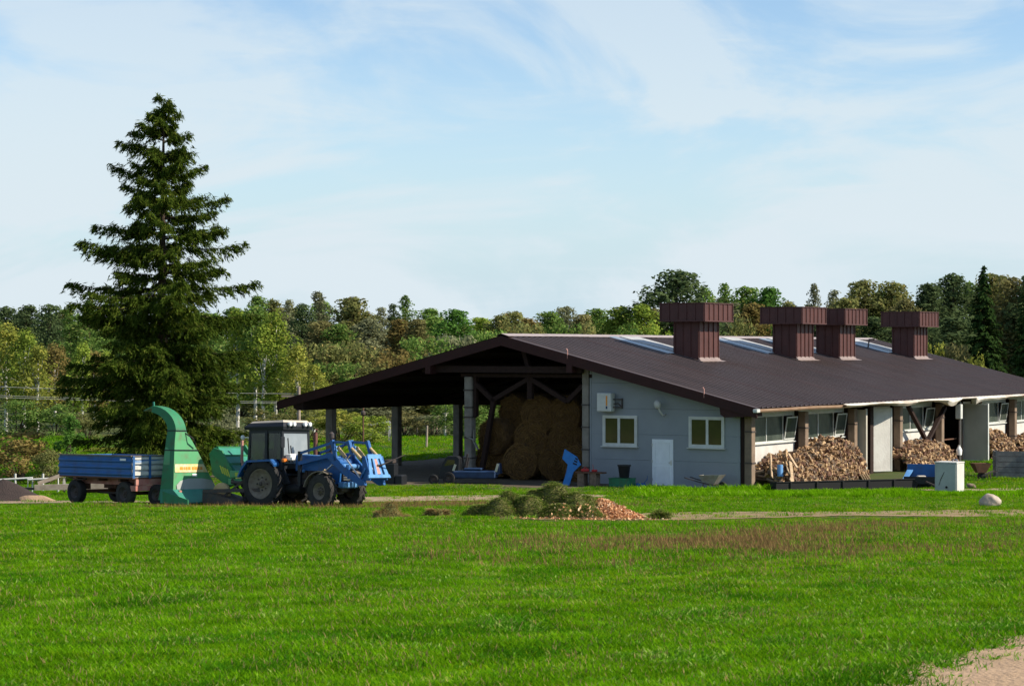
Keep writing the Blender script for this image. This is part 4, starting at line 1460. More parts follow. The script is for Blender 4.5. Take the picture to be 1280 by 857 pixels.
# ------------------------------------------------------------------ things in front of the gable
B2 = lambda x, y: bw(x, y)
X_, Y_ = bw(-6.35, -1.9)
be = thing('work_bench', 'low wooden bench with red odds and ends by the grey wall', 'bench', (X_, Y_, 0), -BA)
MB().box(-.62, .72, -.22, .24, .60, .66).build('bench_top', 'rust', be)
for x in (-.36, .26):
    MB().box(x - .16, x + .16, -.18, .20, 0, .60).build('leg', 'firewood_grey', be)
tag(MB().rbox(-.18, .18, -.08, .08, 0, .12, .03).tube([(-.1, 0, .12), (0, 0, .2), (.12, 0, .12)], .015, 5).build('red_tool', 'red', None, False, (*bw(-6.55, -1.95), .665), (0, 0, .3)), 'small red tool lying at the left on the bench', 'tool')
tag(MB().rbox(-.12, .12, -.08, .08, 0, .10, .03).tube([(-.05, 0, .1), (-.08, 0, .32)], .01, 5).build('red_tool', 'red', None, False, (*bw(-6.1, -1.9), .665), (0, 0, -.4)), 'small red tool with upright rod at the right on the bench', 'tool')
X_, Y_ = bw(-4.95, -1.3)
t = thing('flower_tub', 'black plastic bucket on a green crate by the grey wall', 'bucket', (X_, Y_, .42))
MB().lathe([(0, .2), (.02, .21), (.5, .27), (.53, .29), (.55, .29), (.55, .26), (.1, .2), (.06, .02)], 'z', 20).build('tub', 'bucket_black', t, True)
MB().lathe([(.50, .28), (.50, .30), (.555, .30), (.555, .28)], 'z', 20).build('rim', 'bucket_black', t)
cr0 = thing('plastic_crate', 'dark green crate on the ground under the black bucket', 'crate', (*bw(-5.05, -1.3), 0), -BA)
MB().box(-.5, .5, -.3, .3, 0, .05).box(-.5, .5, -.3, -.26, .05, .40).box(-.5, .5, .26, .3, .05, .40).box(-.5, -.46, -.26, .26, .05, .40).box(.46, .5, -.26, .26, .05, .40).build('crate_shell', 'green_paint', cr0)
MB().box(-.52, .52, -.32, -.24, .36, .40).box(-.52, .52, .24, .32, .36, .40).box(-.45, .45, -.24, .24, .34, .39).build('crate_rim', 'green_paint', cr0)
tag(MB().rbox(-.22, .22, -.16, .16, 0, .18, .05).tube([(.15, 0, .18), (.3, 0, .35), (.32, 0, .5)], .015, 5).build('blue_canister', 'paint_blue', None, False, (*bw(-4.3, -1.0), 0), (0, 0, .2)), 'small blue canister lying on the ground left of the door', 'canister')
# leaning blue machine panel
X_, Y_ = bw(-7.3, -1.9)
bp = thing('machine_panel', 'bright blue bent machine panel with three vents leaning by the straw bales', 'panel', (X_, Y_, 0), -BA)
MB().prism([(-.42, .02), (-.08, .0), (.14, .62), (.52, .95), (.30, 1.30), (-.30, 1.62), (-.42, 1.2), (-.14, .95), (-.22, .6)], -.03, .02, 'y').build('panel_sheet', 'crate_blue', bp)
for k in range(3):
    MB().add([(.12 + k * .06, -.034, .98 + k * .11), (.32 + k * .02, -.034, .92 + k * .11), (.33 + k * .02, -.034, .99 + k * .11), (.13 + k * .06, -.034, 1.05 + k * .11)], [(0, 1, 2, 3)]).build('vent_slot', 'black', bp)
# wheelbarrow by the wall
X_, Y_ = bw(-.95, -.85)
wb = thing('wheelbarrow', 'old tin wheelbarrow with dark handles against the grey wall', 'wheelbarrow', (X_, Y_, 0), -BA)
MB().add([(-.45, -.3, .62), (.55, -.34, .66), (.55, .34, .66), (-.45, .3, .62), (-.28, -.2, .24), (.22, -.2, .24), (.22, .2, .24), (-.28, .2, .24)], [(4, 5, 6, 7), (0, 1, 5, 4), (1, 2, 6, 5), (2, 3, 7, 6), (3, 0, 4, 7)]).build('tub', 'tin', wb)
for s in (-.24, .24):
    MB().tube([(.55, s * .3, .18), (0, s, .24), (-.5, s, .34), (-1.15, s * 1.1, .50)], .025, 6).build('handle', 'iron', wb)
    MB().tube([(-.25, s, .28), (-.3, s, 0)], .02, 6).build('leg', 'iron', wb)
MB().lathe([(-.04, .1), (-.05, .18), (.05, .18), (.04, .1)], 'y', 18, (.55, 0, .18)).build('wheel', 'rubber', wb, True)

# implement parked in the shade of the shed
X_, Y_ = bw(-11.9, -3.2)
ju = thing('loader_tractor', 'dark blue mower implement with black hood parked in the shed shade', 'implement', (X_, Y_, 0), R(-10))
MB().prism([(-1.25, .25), (-.35, .25), (-.3, 1.15), (-.42, 1.25), (-.85, 1.25), (-1.1, .85)], -.35, .35, 'y').build('hood', 'cab_black', ju)
MB().prism([(-.98, .82), (-.5, .9), (-.5, 1.1), (-.82, 1.1)], -.357, -.352, 'y').build('side_window', 'dark_glass', ju)
MB().rbox(-.6, 1.35, -.4, .4, .28, .62, .05).build('deck', 'dark_blue', ju)
MB().rbox(-.1, .7, -.3, .3, .64, .74, .03).build('deck_cover', 'dark_blue', ju)
for x in (-1.45, -.75):
    wheel(ju, x, -.38, .28 if x > -1 else .22, .18, .13, rim='iron')
MB().beam((-.15, .1, .6), (.0, .1, 1.35), .08).beam((.0, -.1, .7), (.1, -.1, 1.2), .06).build('lever', 'iron', ju)
MB().prism([(1.2, .4), (1.55, .5), (1.5, .95), (1.42, .95)], -.3, .3, 'y').build('guard_plate', 'dark_blue', ju)
MB().beam((-.55, -.41, .62), (-.45, -.41, .9), .05, .1).beam((1.38, -.41, .6), (1.48, -.41, .95), .05, .1).build('edge_strip', 'steel', ju)
# light boards hung on the post
tag(MB().beam((-.25, 0, .42), (.2, 0, .28), .16, .03).beam((.06, .04, .3), (.32, .04, -.15), .16, .03).beam((.1, .06, .2), (.12, .06, .75), .16, .03).build('loose_board', 'tin', None, False, (*bw(-13.55, -.25), 1.55), (0, 0, -BA)), 'pale boards hung crosswise on the shed post beside the bales', 'board')
# dark block at the foot of the second left post
X_, Y_ = -5.35, 96.2
pb = thing('black_box_stack', 'black boxes stacked on the earth left of the shed entrance', 'box', (X_, Y_, 0), -.3)
MB().rbox(-.36, .22, -.25, .25, 0, .95, .03).build('tall_box', 'cab_black', pb)
MB().rbox(.24, .62, -.3, .3, 0, .45, .05).build('low_box', 'cab_black', pb)
MB().rbox(-.28, .14, -.2, .2, .952, 1.12, .03).build('lid', 'iron', pb)

# ------------------------------------------------------------------ yard things at the right
# long low dark trough
X_, Y_ = 11.1, 91.4
tr2 = thing('feed_trough', 'long low black trough lying in the grass before the firewood', 'trough', (X_, Y_, 0), math.atan2(2.6, 6.9))
b = MB()
b.box(0, 7.5, -.28, -.2, .0, .4).box(0, 7.5, .2, .28, .0, .4).box(0, 7.5, -.2, .2, .0, .1).box(-.06, 0, -.28, .28, 0, .42).box(7.5, 7.56, -.28, .28, 0, .42)
b.build('trough_body', 'black', tr2)
for k in range(6):
    MB().box(.6 + k * 1.25, .68 + k * 1.25, -.33, -.282, 0, .4).build('rib', 'black', tr2)
MB().box(-.05, 7.55, -.31, -.17, .402, .43).build('top_rail', 'black', tr2)
# blue cart
X_, Y_ = 17.9, 93.8
ct = thing('blue_cart', 'small blue open cart standing left of the grey cabinet', 'cart', (X_, Y_, 0), R(-14))
MB().box(-.75, .85, .40, .46, .42, 1.02).build('back_board', 'trailer_blue', ct)
MB().box(.78, .84, -.4, .40, .35, .95).build('side_board', 'crate_blue', ct)
MB().add([(-.9, -.4, .42), (-.72, -.4, .42), (-.5, .3, .78), (-.75, .3, .78), (-.9, -.4, .36), (-.72, -.4, .36), (-.5, .3, .72), (-.75, .3, .72)], [(0, 1, 2, 3), (7, 6, 5, 4), (0, 4, 5, 1), (1, 5, 6, 2), (2, 6, 7, 3), (3, 7, 4, 0)]).build('side_board', 'paint_blue_light', ct)
MB().box(-.85, .80, -.44, -.40, .20, .52).build('front_board', 'cab_black', ct)
MB().box(-.8, .8, -.4, .4, .38, .42).build('floor', 'iron', ct)
for x in (-.45, .5):
    MB().lathe([(-.46, .1), (-.48, .19), (-.40, .19), (-.38, .1)], 'y', 18, (x, 0, .19)).build('wheel', 'rubber', ct, True)
MB().beam((.1, -.46, .3), (.8, -.9, .03), .07).build('drawbar', 'iron', ct)
tag(MB().rbox(-.2, .2, -.12, .12, 0, .12, .04).build('feed_sack', 'leaf_beige', None, False, (X_ - .15, Y_ - .05, .43), (0, 0, .2)), 'small pale sack lying inside the blue cart', 'sack')
# grey cabinet
X_, Y_ = 18.32, 90.5
ub = thing('electric_cabinet', 'pale grey upright cabinet standing in the grass beside the blue cart', 'cabinet', (X_, Y_, H(X_, Y_)), R(-33))
MB().rbox(-.48, .48, -.42, .42, 0, 1.22, .02).build('cabinet_body', 'box_grey', ub)
MB().box(-.50, .50, -.44, .44, 1.222, 1.27).build('cabinet_top', 'wall_white', ub)  # white top, its sunlight put into the colour
MB().box(.481, .496, -.40, .40, .03, 1.2).build('door', 'wall_white', ub)  # sunlit face painted white, the shaded front left grey
MB().box(-.44, .44, -.436, -.421, .05, 1.19).build('front_plate', 'box_grey', ub)
MB().tube([(-.05, -.44, .85), (-.2, -.45, .55), (-.28, -.45, .3)], .012, 5).lathe([(-.46, .05), (-.437, .05)], 'y', 10, (0.05, 0, .22)).build('cable', 'black', ub)
MB().tube([(.1, .1, 1.27), (.15, .1, 1.36), (.3, .1, 1.36), (.32, .1, 1.27)], .02, 6).build('lifting_loop', 'steel', ub)
# boulder
def rock(name, label, x, y, r, sz=(1, .8, .8), seed=1, m='rock'):
    import bmesh
    bm = bmesh.new()
    bmesh.ops.create_icosphere(bm, subdivisions=4, radius=1)
    rnd = random.Random(seed)
    ph = [rnd.uniform(0, 6) for _ in range(6)]
    for v in bm.verts:
        c = v.co
        k = 1 + .10 * math.sin(2.1 * c.x + ph[0]) * math.sin(2.3 * c.y + ph[1]) + .07 * math.sin(4 * c.z + 3 * c.x + ph[2]) + .03 * math.sin(9 * c.x + ph[3]) * math.sin(8 * c.z + ph[4])
        v.co = Vector((c.x * sz[0], c.y * sz[1], c.z * sz[2])) * (r * k)
    me = bpy.data.meshes.new(name)
    bm.to_mesh(me)
    bm.free()
    me.materials.append(MATS[m])
    me.polygons.foreach_set('use_smooth', [True] * len(me.polygons))
    o = bpy.data.objects.new(name, me)
    COL.objects.link(o)
    o.location = (x, y, H(x, y) + r * sz[2] * .55)
    return tag(o, label, 'rock')


rock('boulder', 'rounded pale boulder beside the dirt path at the right', 15.42, 69.6, .33, (1.0, .85, .85), 1)
rock('field_stone', 'small dark stone in the grass right of the grey cabinet', 19.8, 93.2, .18, (1.3, .8, .8), 2, 'firewood_grey')
rock('field_stone', 'grey flat stone at the right edge of the path', 16.9, 68.2, .24, (1.8, .8, .6), 3, 'firewood_grey')
# rusty barrow
X_, Y_ = 21.6, 99.6
rb = thing('rusty_barrow', 'rusty wheelbarrow tub under the open beige gate leaf', 'wheelbarrow', (X_, Y_, 0), .2)
MB().add([(-.42, -.3, .78), (.42, -.3, .78), (.42, .3, .78), (-.42, .3, .78), (-.2, -.18, .34), (.2, -.18, .34), (.2, .18, .34), (-.2, .18, .34)], [(4, 5, 6, 7), (0, 1, 5, 4), (1, 2, 6, 5), (2, 3, 7, 6), (3, 0, 4, 7)]).build('tub', 'rust', rb)
MB().lathe([(-.04, .1), (-.05, .19), (.05, .19), (.04, .1)], 'y', 16, (.05, 0, .19)).build('wheel', 'rubber', rb, True)
for s in (-.2, .2):
    MB().beam((0, s * .4, .2), (.75, s, .42), .04).beam((.4, s, .32), (.42, s, 0), .04).build('handle', 'iron', rb)
# grey timber bin
X_, Y_ = 24.1, 101.2
gb = thing('timber_bin', 'grey weathered timber bin in the yard at the right edge', 'bin', (X_, Y_, 0), R(-8))
for k in range(5):
    MB().box(-1.45, 1.6, -.62, -.57, .04 + k * .25, .27 + k * .25).build('board', 'grey_wood', gb)
    MB().box(-1.50, -1.452, -.6, .6, .04 + k * .25, .27 + k * .25).build('board', 'grey_wood', gb)
for x in (-1.42, 0, 1.5):
    MB().box(x - .05, x + .05, -.67, -.622, 0, 1.32).build('stake', 'grey_wood', gb)
MB().box(-1.4, 1.6, -.55, .6, .02, 1.05).build('contents', 'dark_soil', gb)
# soil and chip heaps
def mound(name, m, cx, cy, rx, ry, hgt, seed, rough=.12, n=44, parent=None, rot=0.0, sharp=1.3, detail=1.0):
    rg = np.random.default_rng(seed)
    ph = rg.uniform(0, 6.28, (12, 2))
    fr = rg.uniform(1.5, 7, (12, 2)) * rg.choice([-1, 1], (12, 2)) * detail
    vs, fs = [], []
    for j in range(n + 1):
        for i in range(n + 1):
            u, v = i / n * 2 - 1, j / n * 2 - 1
            r = math.hypot(u, v)
            k = max(0, 1 - r) ** (1 / sharp) if r < 1 else 0
            nz = sum(math.sin(fr[q, 0] * u + ph[q, 0]) * math.sin(fr[q, 1] * v + ph[q, 1]) / (1 + q * .3) for q in range(12))
            z = hgt * k * (1 + .28 * nz * rough * 4) + rough * .3 * nz * min(1, k * 4)
            X = cx + (u * math.cos(rot) * rx - v * math.sin(rot) * ry) * (1 + .10 * math.sin(3 * math.atan2(v, u) + seed))
            Y = cy + (u * math.sin(rot) * rx + v * math.cos(rot) * ry)
            vs.append((X, Y, H(X, Y) + max(z, 0) - .03))
    for j in range(n):
        for i in range(n):
            a = j * (n + 1) + i
            fs.append((a, a + 1, a + n + 2, a + n + 1))
    b = MB()
    b.add(vs, fs)
    o = b.build(name, m, parent)
    o.data.polygons.foreach_set('use_smooth', [True] * len(o.data.polygons))
    return o


def surface_points(o, n, seed, zmin=.06):
    """random points on a heap, lifted from its faces"""
    rg = np.random.default_rng(seed)
    me = o.data
    c = np.empty(len(me.polygons) * 3)
    me.polygons.foreach_get('center', c)
    c = c.reshape(-1, 3)
    ok = c[:, 2] - hz(c[:, 0], c[:, 1]) > zmin
    c = c[ok]
    i = rg.integers(0, len(c), n)
    return c[i] + rg.normal(0, .05, (n, 3)) * [1, 1, .2], rg


def blades(P, rg, L, w, droop=.5, up=1.0):
    n = len(P)
    a = rg.uniform(0, 2 * np.pi, n)
    out = np.stack([np.cos(a), np.sin(a), np.zeros(n)], 1)
    side = np.stack([-np.sin(a), np.cos(a), np.zeros(n)], 1)
    Ls = (rg.uniform(.5, 1.2, n) * L)[:, None]
    ws = (rg.uniform(.6, 1.3, n) * w)[:, None]
    upv = np.array([0, 0, 1.0])
    tip = P + out * Ls * droop + upv * Ls * up
    return np.stack([P - side * ws, P + side * ws, tip + side * ws * .25, tip - side * ws * .25], 1)


def lumpy(name, m, bumps, x0, x1, y0, y1, n, seed, amp):
    """heap made of many thrown-down forkfuls"""
    rg = np.random.default_rng(seed)
    xs, ys = np.linspace(x0, x1, n), np.linspace(y0, y1, n)
    X, Y = np.meshgrid(xs, ys)
    Z = np.zeros_like(X)
    for cx, cy, r, hh in bumps:
        Z = np.maximum(Z, hh * np.clip(1.25 * np.exp(-((X - cx) ** 2 + ((Y - cy) * 1.15) ** 2) / r ** 2) - .12, 0, 1))
    for k in range(70):
        cx, cy, r = rg.uniform(x0, x1), rg.uniform(y0, y1), rg.uniform(.10, .28)
        Z += np.minimum(1, Z * 5) * amp * rg.uniform(-.5, 1) * np.exp(-((X - cx) ** 2 + (Y - cy) ** 2) / r ** 2)
    Z += hz(X, Y) - .03
    b = MB()
    b.add(np.stack([X, Y, Z], -1).reshape(-1, 3).tolist(), [(j * n + i, j * n + i + 1, (j + 1) * n + i + 1, (j + 1) * n + i) for j in range(n - 1) for i in range(n - 1)])
    o = b.build(name, m)
    o.data.polygons.foreach_set('use_smooth', [True] * len(o.data.polygons))
    return o


gh = lumpy('grass_heap', 'heap_soil', [(-.85, 57.6, .45, .36), (-.35, 57.3, .5, .46), (.0, 58.0, .6, .60), (.45, 57.6, .55, .58), (.7, 58.3, .6, .74), (1.15, 58.2, .62, .90), (1.6, 57.9, .5, .66), (1.95, 58.3, .5, .62), (1.2, 57.4, .5, .42), (1.9, 57.5, .5, .36)],
           -1.6, 3.0, 56.3, 59.8, 96, 21, .13)
tag(gh, 'heap of cut green grass and clippings at the path edge', 'grass heap')
leafmat('clipping', (.06, .115, .02), (.21, .27, .05), (.50, .38, .17), .35)
P_, rg_ = surface_points(gh, 30000, 5)
o = npmesh('clippings', blades(P_, rg_, .10, .010, 1.0, .35), 4, 'clipping', gh)
o['kind'] = 'stuff'
wc = mound('wood_chip_heap', 'chips', 2.4, 58.5, 1.15, 1.0, .56, 33, .06, 40, sharp=1.1)
tag(wc, 'sloping heap of orange wood chips right of the cut grass heap', 'wood chips')
leafmat('chip', (.42, .18, .08), (.75, .46, .26), (.85, .66, .45), .1)


def chips(P, rg, s):
    n = len(P)
    a = rg.normal(size=(n, 3))
    a /= np.linalg.norm(a, axis=1)[:, None]
    b_ = np.cross(a, rg.normal(size=(n, 3)))
    b_ /= np.linalg.norm(b_, axis=1)[:, None]
    s1 = (rg.uniform(.5, 1.3, n) * s)[:, None]
    s2 = s1 * rg.uniform(.3, .8, (n, 1))
    P = P + [0, 0, .02]
    return np.stack([P - a * s1 - b_ * s2, P + a * s1 - b_ * s2, P + a * s1 + b_ * s2, P - a * s1 + b_ * s2], 1)


P_, rg_ = surface_points(wc, 9000, 8, .03)
o = npmesh('wood_chips', chips(P_, rg_, .035), 4, 'chip', wc)
o['kind'] = 'stuff'
P_, rg_ = surface_points(gh, 1500, 9, .0)
P_[:, 2] = np.maximum(P_[:, 2], hz(P_[:, 0], P_[:, 1]))
lowm = (P_[:, 2] - hz(P_[:, 0], P_[:, 1]) < .5) & (P_[:, 0] > 1.0)
o = npmesh('wood_chips', chips(P_[lowm], rg_, .035), 4, 'chip', gh)
o['kind'] = 'stuff'
# chips strewn on the ground about the heap
Ps = np.stack([RNG.normal(1.7, 1.1, 600), RNG.normal(57.1, .5, 600)], 1)
o = npmesh('strewn_chips', chips(np.column_stack([Ps, hz(Ps[:, 0], Ps[:, 1]) + .01]), RNG, .032), 4, 'chip')
o['kind'] = 'stuff'
for i, (x, y, rx, hh, lab) in enumerate(((-3.25, 58.6, .6, .24, 'larger clump of dry cut grass left of the green heap'), (-2.1, 59.6, .45, .16, 'smaller clump of dry cut grass left of the green heap'), (4.0, 58.2, .35, .15, 'small dark clod right of the wood chips'))):
    o = mound('grass_clump', 'heap_soil', x, y, rx, rx * .7, hh, 40 + i, .3, 24)
    tag(o, lab, 'grass clump')
    P_, rg_ = surface_points(o, 1500, 50 + i, .03)
    q = npmesh('dry_blades', blades(P_, rg_, .13, .009, 1, .4), 4, 'grass_dry' if i < 2 else 'clipping', o)
    q['kind'] = 'stuff'
sh = mound('soil_heap', 'dark_soil', -18.9, 80.2, 2.0, 1.6, .85, 61, .05, 30, sharp=1.0)
tag(sh, 'dark brown soil heap at the left edge behind the gravel road', 'soil heap')
sh2 = mound('sand_heap', 'sand', -17.4, 79.1, .85, .5, .25, 62, .1, 20)
tag(sh2, 'small pale sand heap at the foot of the soil heap', 'sand heap')
# white pipe frames and a harrow left of the trailer
for i, (x, w, lab) in enumerate(((-20.6, .7, 'white pipe frame left of the other near the soil heap'), (-19.45, .62, 'white pipe frame nearest the timber harrow'))):
    t = thing('pipe_frame', lab, 'frame', (x, 89.6, H(x, 89.6)), .1)
    MB().tube([(-w, 0, 0), (-w, 0, .55), (w, 0, .62), (w, 0, 0)], .05, 6).build('hoop', 'white_paint', t)
    MB().tube([(0, 0, .1), (0, .02, .8)], .05, 6).build('stake', 'white_paint', t)
X_, Y_ = -17.6, 86.5
hw = thing('timber_harrow', 'old field harrow with weathered beams left of the blue trailer', 'harrow', (X_, Y_, H(X_, Y_)), .05)
MB().beam((-1.5, 0, .35), (3.2, .3, .42), .18, .22).build('beam', 'weathered_post', hw)
MB().beam((-1.4, .2, .5), (.7, .6, 1.25), .14, .14).build('beam', 'weathered_post', hw)
MB().beam((-2.0, .2, .3), (-1.2, 0, .3), .1).build('drawbar', 'iron', hw)
for k in range(7):
    MB().lathe([(-.02, .3), (.02, .3), (.05, .1)], 'x', 14, (-.4 + k * .5, .5, .42)).build('disc', 'green_paint' if k % 2 else 'tin', hw)
MB().tube([(-.5, .5, .42), (3.0, .5, .42)], .05, 8).build('disc_axle', 'green_paint', hw)
# meadow fences, poles and wires
def fence_post(x, y, h, label, lean=0.0):
    o = MB().tube([(0, 0, -.1), (lean * .5, 0, h * .5), (lean, 0, h)], [.07, .065, .055], 8).build('fence_post', 'weathered_post', None, True, (x, y, 0))
    return tag(o, label, 'fence post', 'meadow fence posts')


fence_post(-5.25, 132.5, 1.35, 'pale upright fence post in the meadow seen through the shed, tallest of them', .05)
fence_post(-7.3, 140, 1.0, 'short fence post seen just right of the second shed post')
fence_post(-5.3, 152, .9, 'small fence post at the far meadow edge seen through the shed')
fence_post(-6.6, 150, .8, 'lowest fence post among dry grass beyond the shed')
t = thing('white_gate_rail', 'white hurdle rail at the meadow edge behind the loader', 'rail', (-8.9, 140, 0), .0)
MB().beam((-1.3, 0, 1.0), (1.0, 0, 1.35), .12, .1).build('rail', 'white_paint', t)
for x, h in ((-.3, 1.1), (.95, 1.32)):
    MB().box(x - .08, x + .08, .06, .18, 0, h).build('post', 'white_paint', t)
t = thing('pump_pole', 'thin dark pole with a round fitting seen through the shed above the loader', 'pole', (-9.3, 135, 0))
MB().tube([(0, 0, 0), (0, 0, 2.9)], .05, 8).build('shaft', 'rust', t)
MB().lathe([(1.85, .05), (1.95, .15), (2.1, .15), (2.2, .06)], 'z', 12).build('fitting', 'iron', t, True)
ep = thing('utility_pole', 'grey utility pole carrying wires behind the left tip of the shed roof', 'utility pole', (-11.05, 112, 0))
MB().tube([(0, 0, 0), (0, 0, 4.1)], [.11, .08], 10).build('pole', 'weathered_post', ep)
MB().box(-.9, .5, -.04, .04, 3.55, 3.65).box(-.9, .5, -.04, .04, 3.15, 3.25).build('cross_arm', 'weathered_post', ep)
for i, (za, zb, yo, lab) in enumerate(((4.75, 3.72, 0, 'upper grey power wire crossing behind the spruce'), (4.2, 3.30, .5, 'middle grey power wire crossing behind the spruce'), (4.1, 3.22, -.4, 'lowest grey power wire crossing behind the spruce'))):
    pts = []
    for k in range(41):
        u = k / 40
        pts.append((-60 + 49 * u, 112 + yo * (1 - u), za + 1.9 * (1 - u) + (zb - za) * u - 2.6 * u * (1 - u)))
    tag(MB().tube(pts, .010, 4).build('power_wire', 'wire'), lab, 'wire', 'power wires')

# ------------------------------------------------------------------ trees
def rhombs(C, A, Wd, L, w):
    """leaf-shaped quads: centre C, long axis A, width axis Wd"""
    A = A / (np.linalg.norm(A, axis=1)[:, None] + 1e-9)
    Wd = Wd - (Wd * A).sum(1)[:, None] * A
    Wd = Wd / (np.linalg.norm(Wd, axis=1)[:, None] + 1e-9)
    L = np.asarray(L).reshape(-1, 1)
    w = np.asarray(w).reshape(-1, 1)
    return np.stack([C - A * L, C + Wd * w - A * L * .1, C + A * L, C - Wd * w - A * L * .1], 1)


def leaf_cloud(centres, radii, per, size, rg, flat=.8, hang=0.0):
    """leaves spread through clumps; denser towards each clump's skin"""
    out = []
    for c, r in zip(centres, radii):
        n = int(per * (r ** 2))
        d = rg.normal(size=(n, 3))
        d /= np.linalg.norm(d, axis=1)[:, None]
        rr = r * rg.uniform(.3, 1.0, (n, 1)) ** .6 * (1 + np.minimum(.25, .13 * rg.exponential(.8, (n, 1))))
        P = c + d * rr * [1, 1, flat]
        A = np.cross(d, rg.normal(size=(n, 3))) + rg.normal(size=(n, 3)) * .35 + d * .25 + [0, 0, -hang]
        Wd = np.cross(d, A) + rg.normal(size=(n, 3)) * .45
        s = size * rg.uniform(.6, 1.35, n)
        out.append(rhombs(P, A, Wd, s, s * .62))
    return np.concatenate(out)


def limbs(b, base, tips, r0):
    for t in tips:
        m = (Vector(base) * .45 + Vector(t) * .55) + Vector((0, 0, .06 * (Vector(t) - Vector(base)).length))
        b.tube([base, m, t], [r0, r0 * .6, r0 * .2], 5, False)


def broadleaf(seed, h=10., r=2.5, bare=.10, per=150, size=.17, nc=46, round_=.62):
    rg = np.random.default_rng(seed)
    cs, rs = [], []
    lobes = rg.uniform(0, 6.28, 5)
    for k in range(nc):
        z = bare + (1 - bare) * ((k + rg.random()) / nc) ** .85
        u = (z - bare) / (1 - bare)
        prof = (.70 + .30 * min(1, u / .3)) * max(0.0, 1 - (max(0.0, u - .3) / .72) ** (2.6 - round_)) ** (.45 + .25 * round_)
        a = rg.uniform(0, 6.28)
        q = r * prof * (.82 + .22 * math.sin(2 * a + lobes[0]) * math.sin(5 * u + lobes[1]))
        rr = q * (rg.uniform(.3, .95) ** .5 if k % 4 else .2)
        cr = rg.uniform(.5, .86) * (.62 + .5 * prof) * r / 2.5
        cs.append((max(0, rr - cr * .3) * math.cos(a), max(0, rr - cr * .3) * math.sin(a), min(z * h, h - cr * .7)))
        rs.append(cr)
    cs, rs = np.array(cs), np.array(rs)
    V = leaf_cloud(cs, rs, per, size, rg)
    b = MB()
    b.tube([(0, 0, -.2), (.06, 0, h * .25), (-.05, .05, h * .55), (0, 0, h * .85)], [.20, .16, .10, .03], 8)
    limbs(b, (0, 0, h * .25), cs[::4], .07)
    limbs(b, (0, 0, h * .5), cs[1::5], .05)
    return V, b, 'bark'


def birch_tree(seed, h=8., r=1.3, per=190, size=.10):
    rg = np.random.default_rng(seed)
    cs, rs = [], []
    for k in range(56):
        z = .26 + .74 * ((k + rg.random()) / 56) ** .85
        u = (z - .26) / .74
        prof = (math.sin(math.pi * (u * .82 + .16)) ** .8)
        a = rg.uniform(0, 6.28)
        rr = r * prof * rg.uniform(.2, 1.0)
        cs.append((rr * math.cos(a), rr * math.sin(a), z * h - .2))
        rs.append(rg.uniform(.30, .52) * r / 1.3)
    cs, rs = np.array(cs), np.array(rs)
    V = leaf_cloud(cs, rs, per * 1.5, size, rg, 1.25, .9)
    b = MB()
    b.tube([(0, 0, -.2), (.05, .03, h * .3), (-.04, .0, h * .6), (.02, 0, h * .95)], [.10, .085, .06, .015], 7)
    limbs(b, (0.02, 0, h * .45), cs[::4], .025)
    return V, b, 'birch_bark'


def conifer(seed, h=14., r=3.0):
    rg = np.random.default_rng(seed)
    C, A, Wd, Ls, ws = [], [], [], [], []
    z = .4
    while z < h - .1:
        u = z / h
        R_ = r * (1 - u) ** .85 * (.75 if u < .06 else 1)
        for k in range(9):
            a = rg.uniform(0, 6.28)
            bl = R_ * rg.uniform(.65, 1.1) + .12
            n = max(4, int(bl * 16))
            t = rg.random(n) ** .7
            d = np.array([math.cos(a), math.sin(a), 0])
            s = np.array([-math.sin(a), math.cos(a), 0])
            P = np.array([0, 0, z]) + d * (t * bl)[:, None] + np.array([0, 0, 1]) * (-.30 * bl * t ** 1.3 + .10 * bl * t ** 3)[:, None] + s * (rg.normal(0, .20, n) * bl * (1 - t * .6) * .8)[:, None]
            C.append(P)
            A.append(np.tile(d * .6 + [0, 0, -.5], (n, 1)) + rg.normal(0, .35, (n, 3)))
            Wd.append(np.tile(s, (n, 1)) + rg.normal(0, .3, (n, 3)))
            Ls.append(rg.uniform(.16, .34, n))
            ws.append(rg.uniform(.06, .12, n))
        z += .28
    V = rhombs(np.concatenate(C), np.concatenate(A), np.concatenate(Wd), np.concatenate(Ls), np.concatenate(ws))
    b = MB()
    b.tube([(0, 0, -.2), (0, 0, h * .5), (0, 0, h)], [.22, .13, .015], 8)
    return V, b, 'bark'


def shrub(seed, h=5., r=2.6, per=170, size=.13):
    rg = np.random.default_rng(seed)
    cs, rs = [], []
    for k in range(44):
        a = rg.uniform(0, 6.28)
        e = rg.random() ** .75
        rr = r * math.sqrt(max(0.03, 1 - (e * .9) ** 2)) * rg.uniform(.35, .95)
        cr = rg.uniform(.42, .8)
        cs.append((rr * math.cos(a), rr * math.sin(a), max(.3, e * h - cr * .5)))
        rs.append(cr)
    cs, rs = np.array(cs), np.array(rs)
    V = leaf_cloud(cs, rs, per, size, rg)
    b = MB()
    for t in cs[::4]:
        b.tube([(t[0] * .1, t[1] * .1, -.1), (t[0] * .5, t[1] * .5, t[2] * .55), tuple(t)], [.06, .045, .015], 5, False)
    return V, b, 'bark'


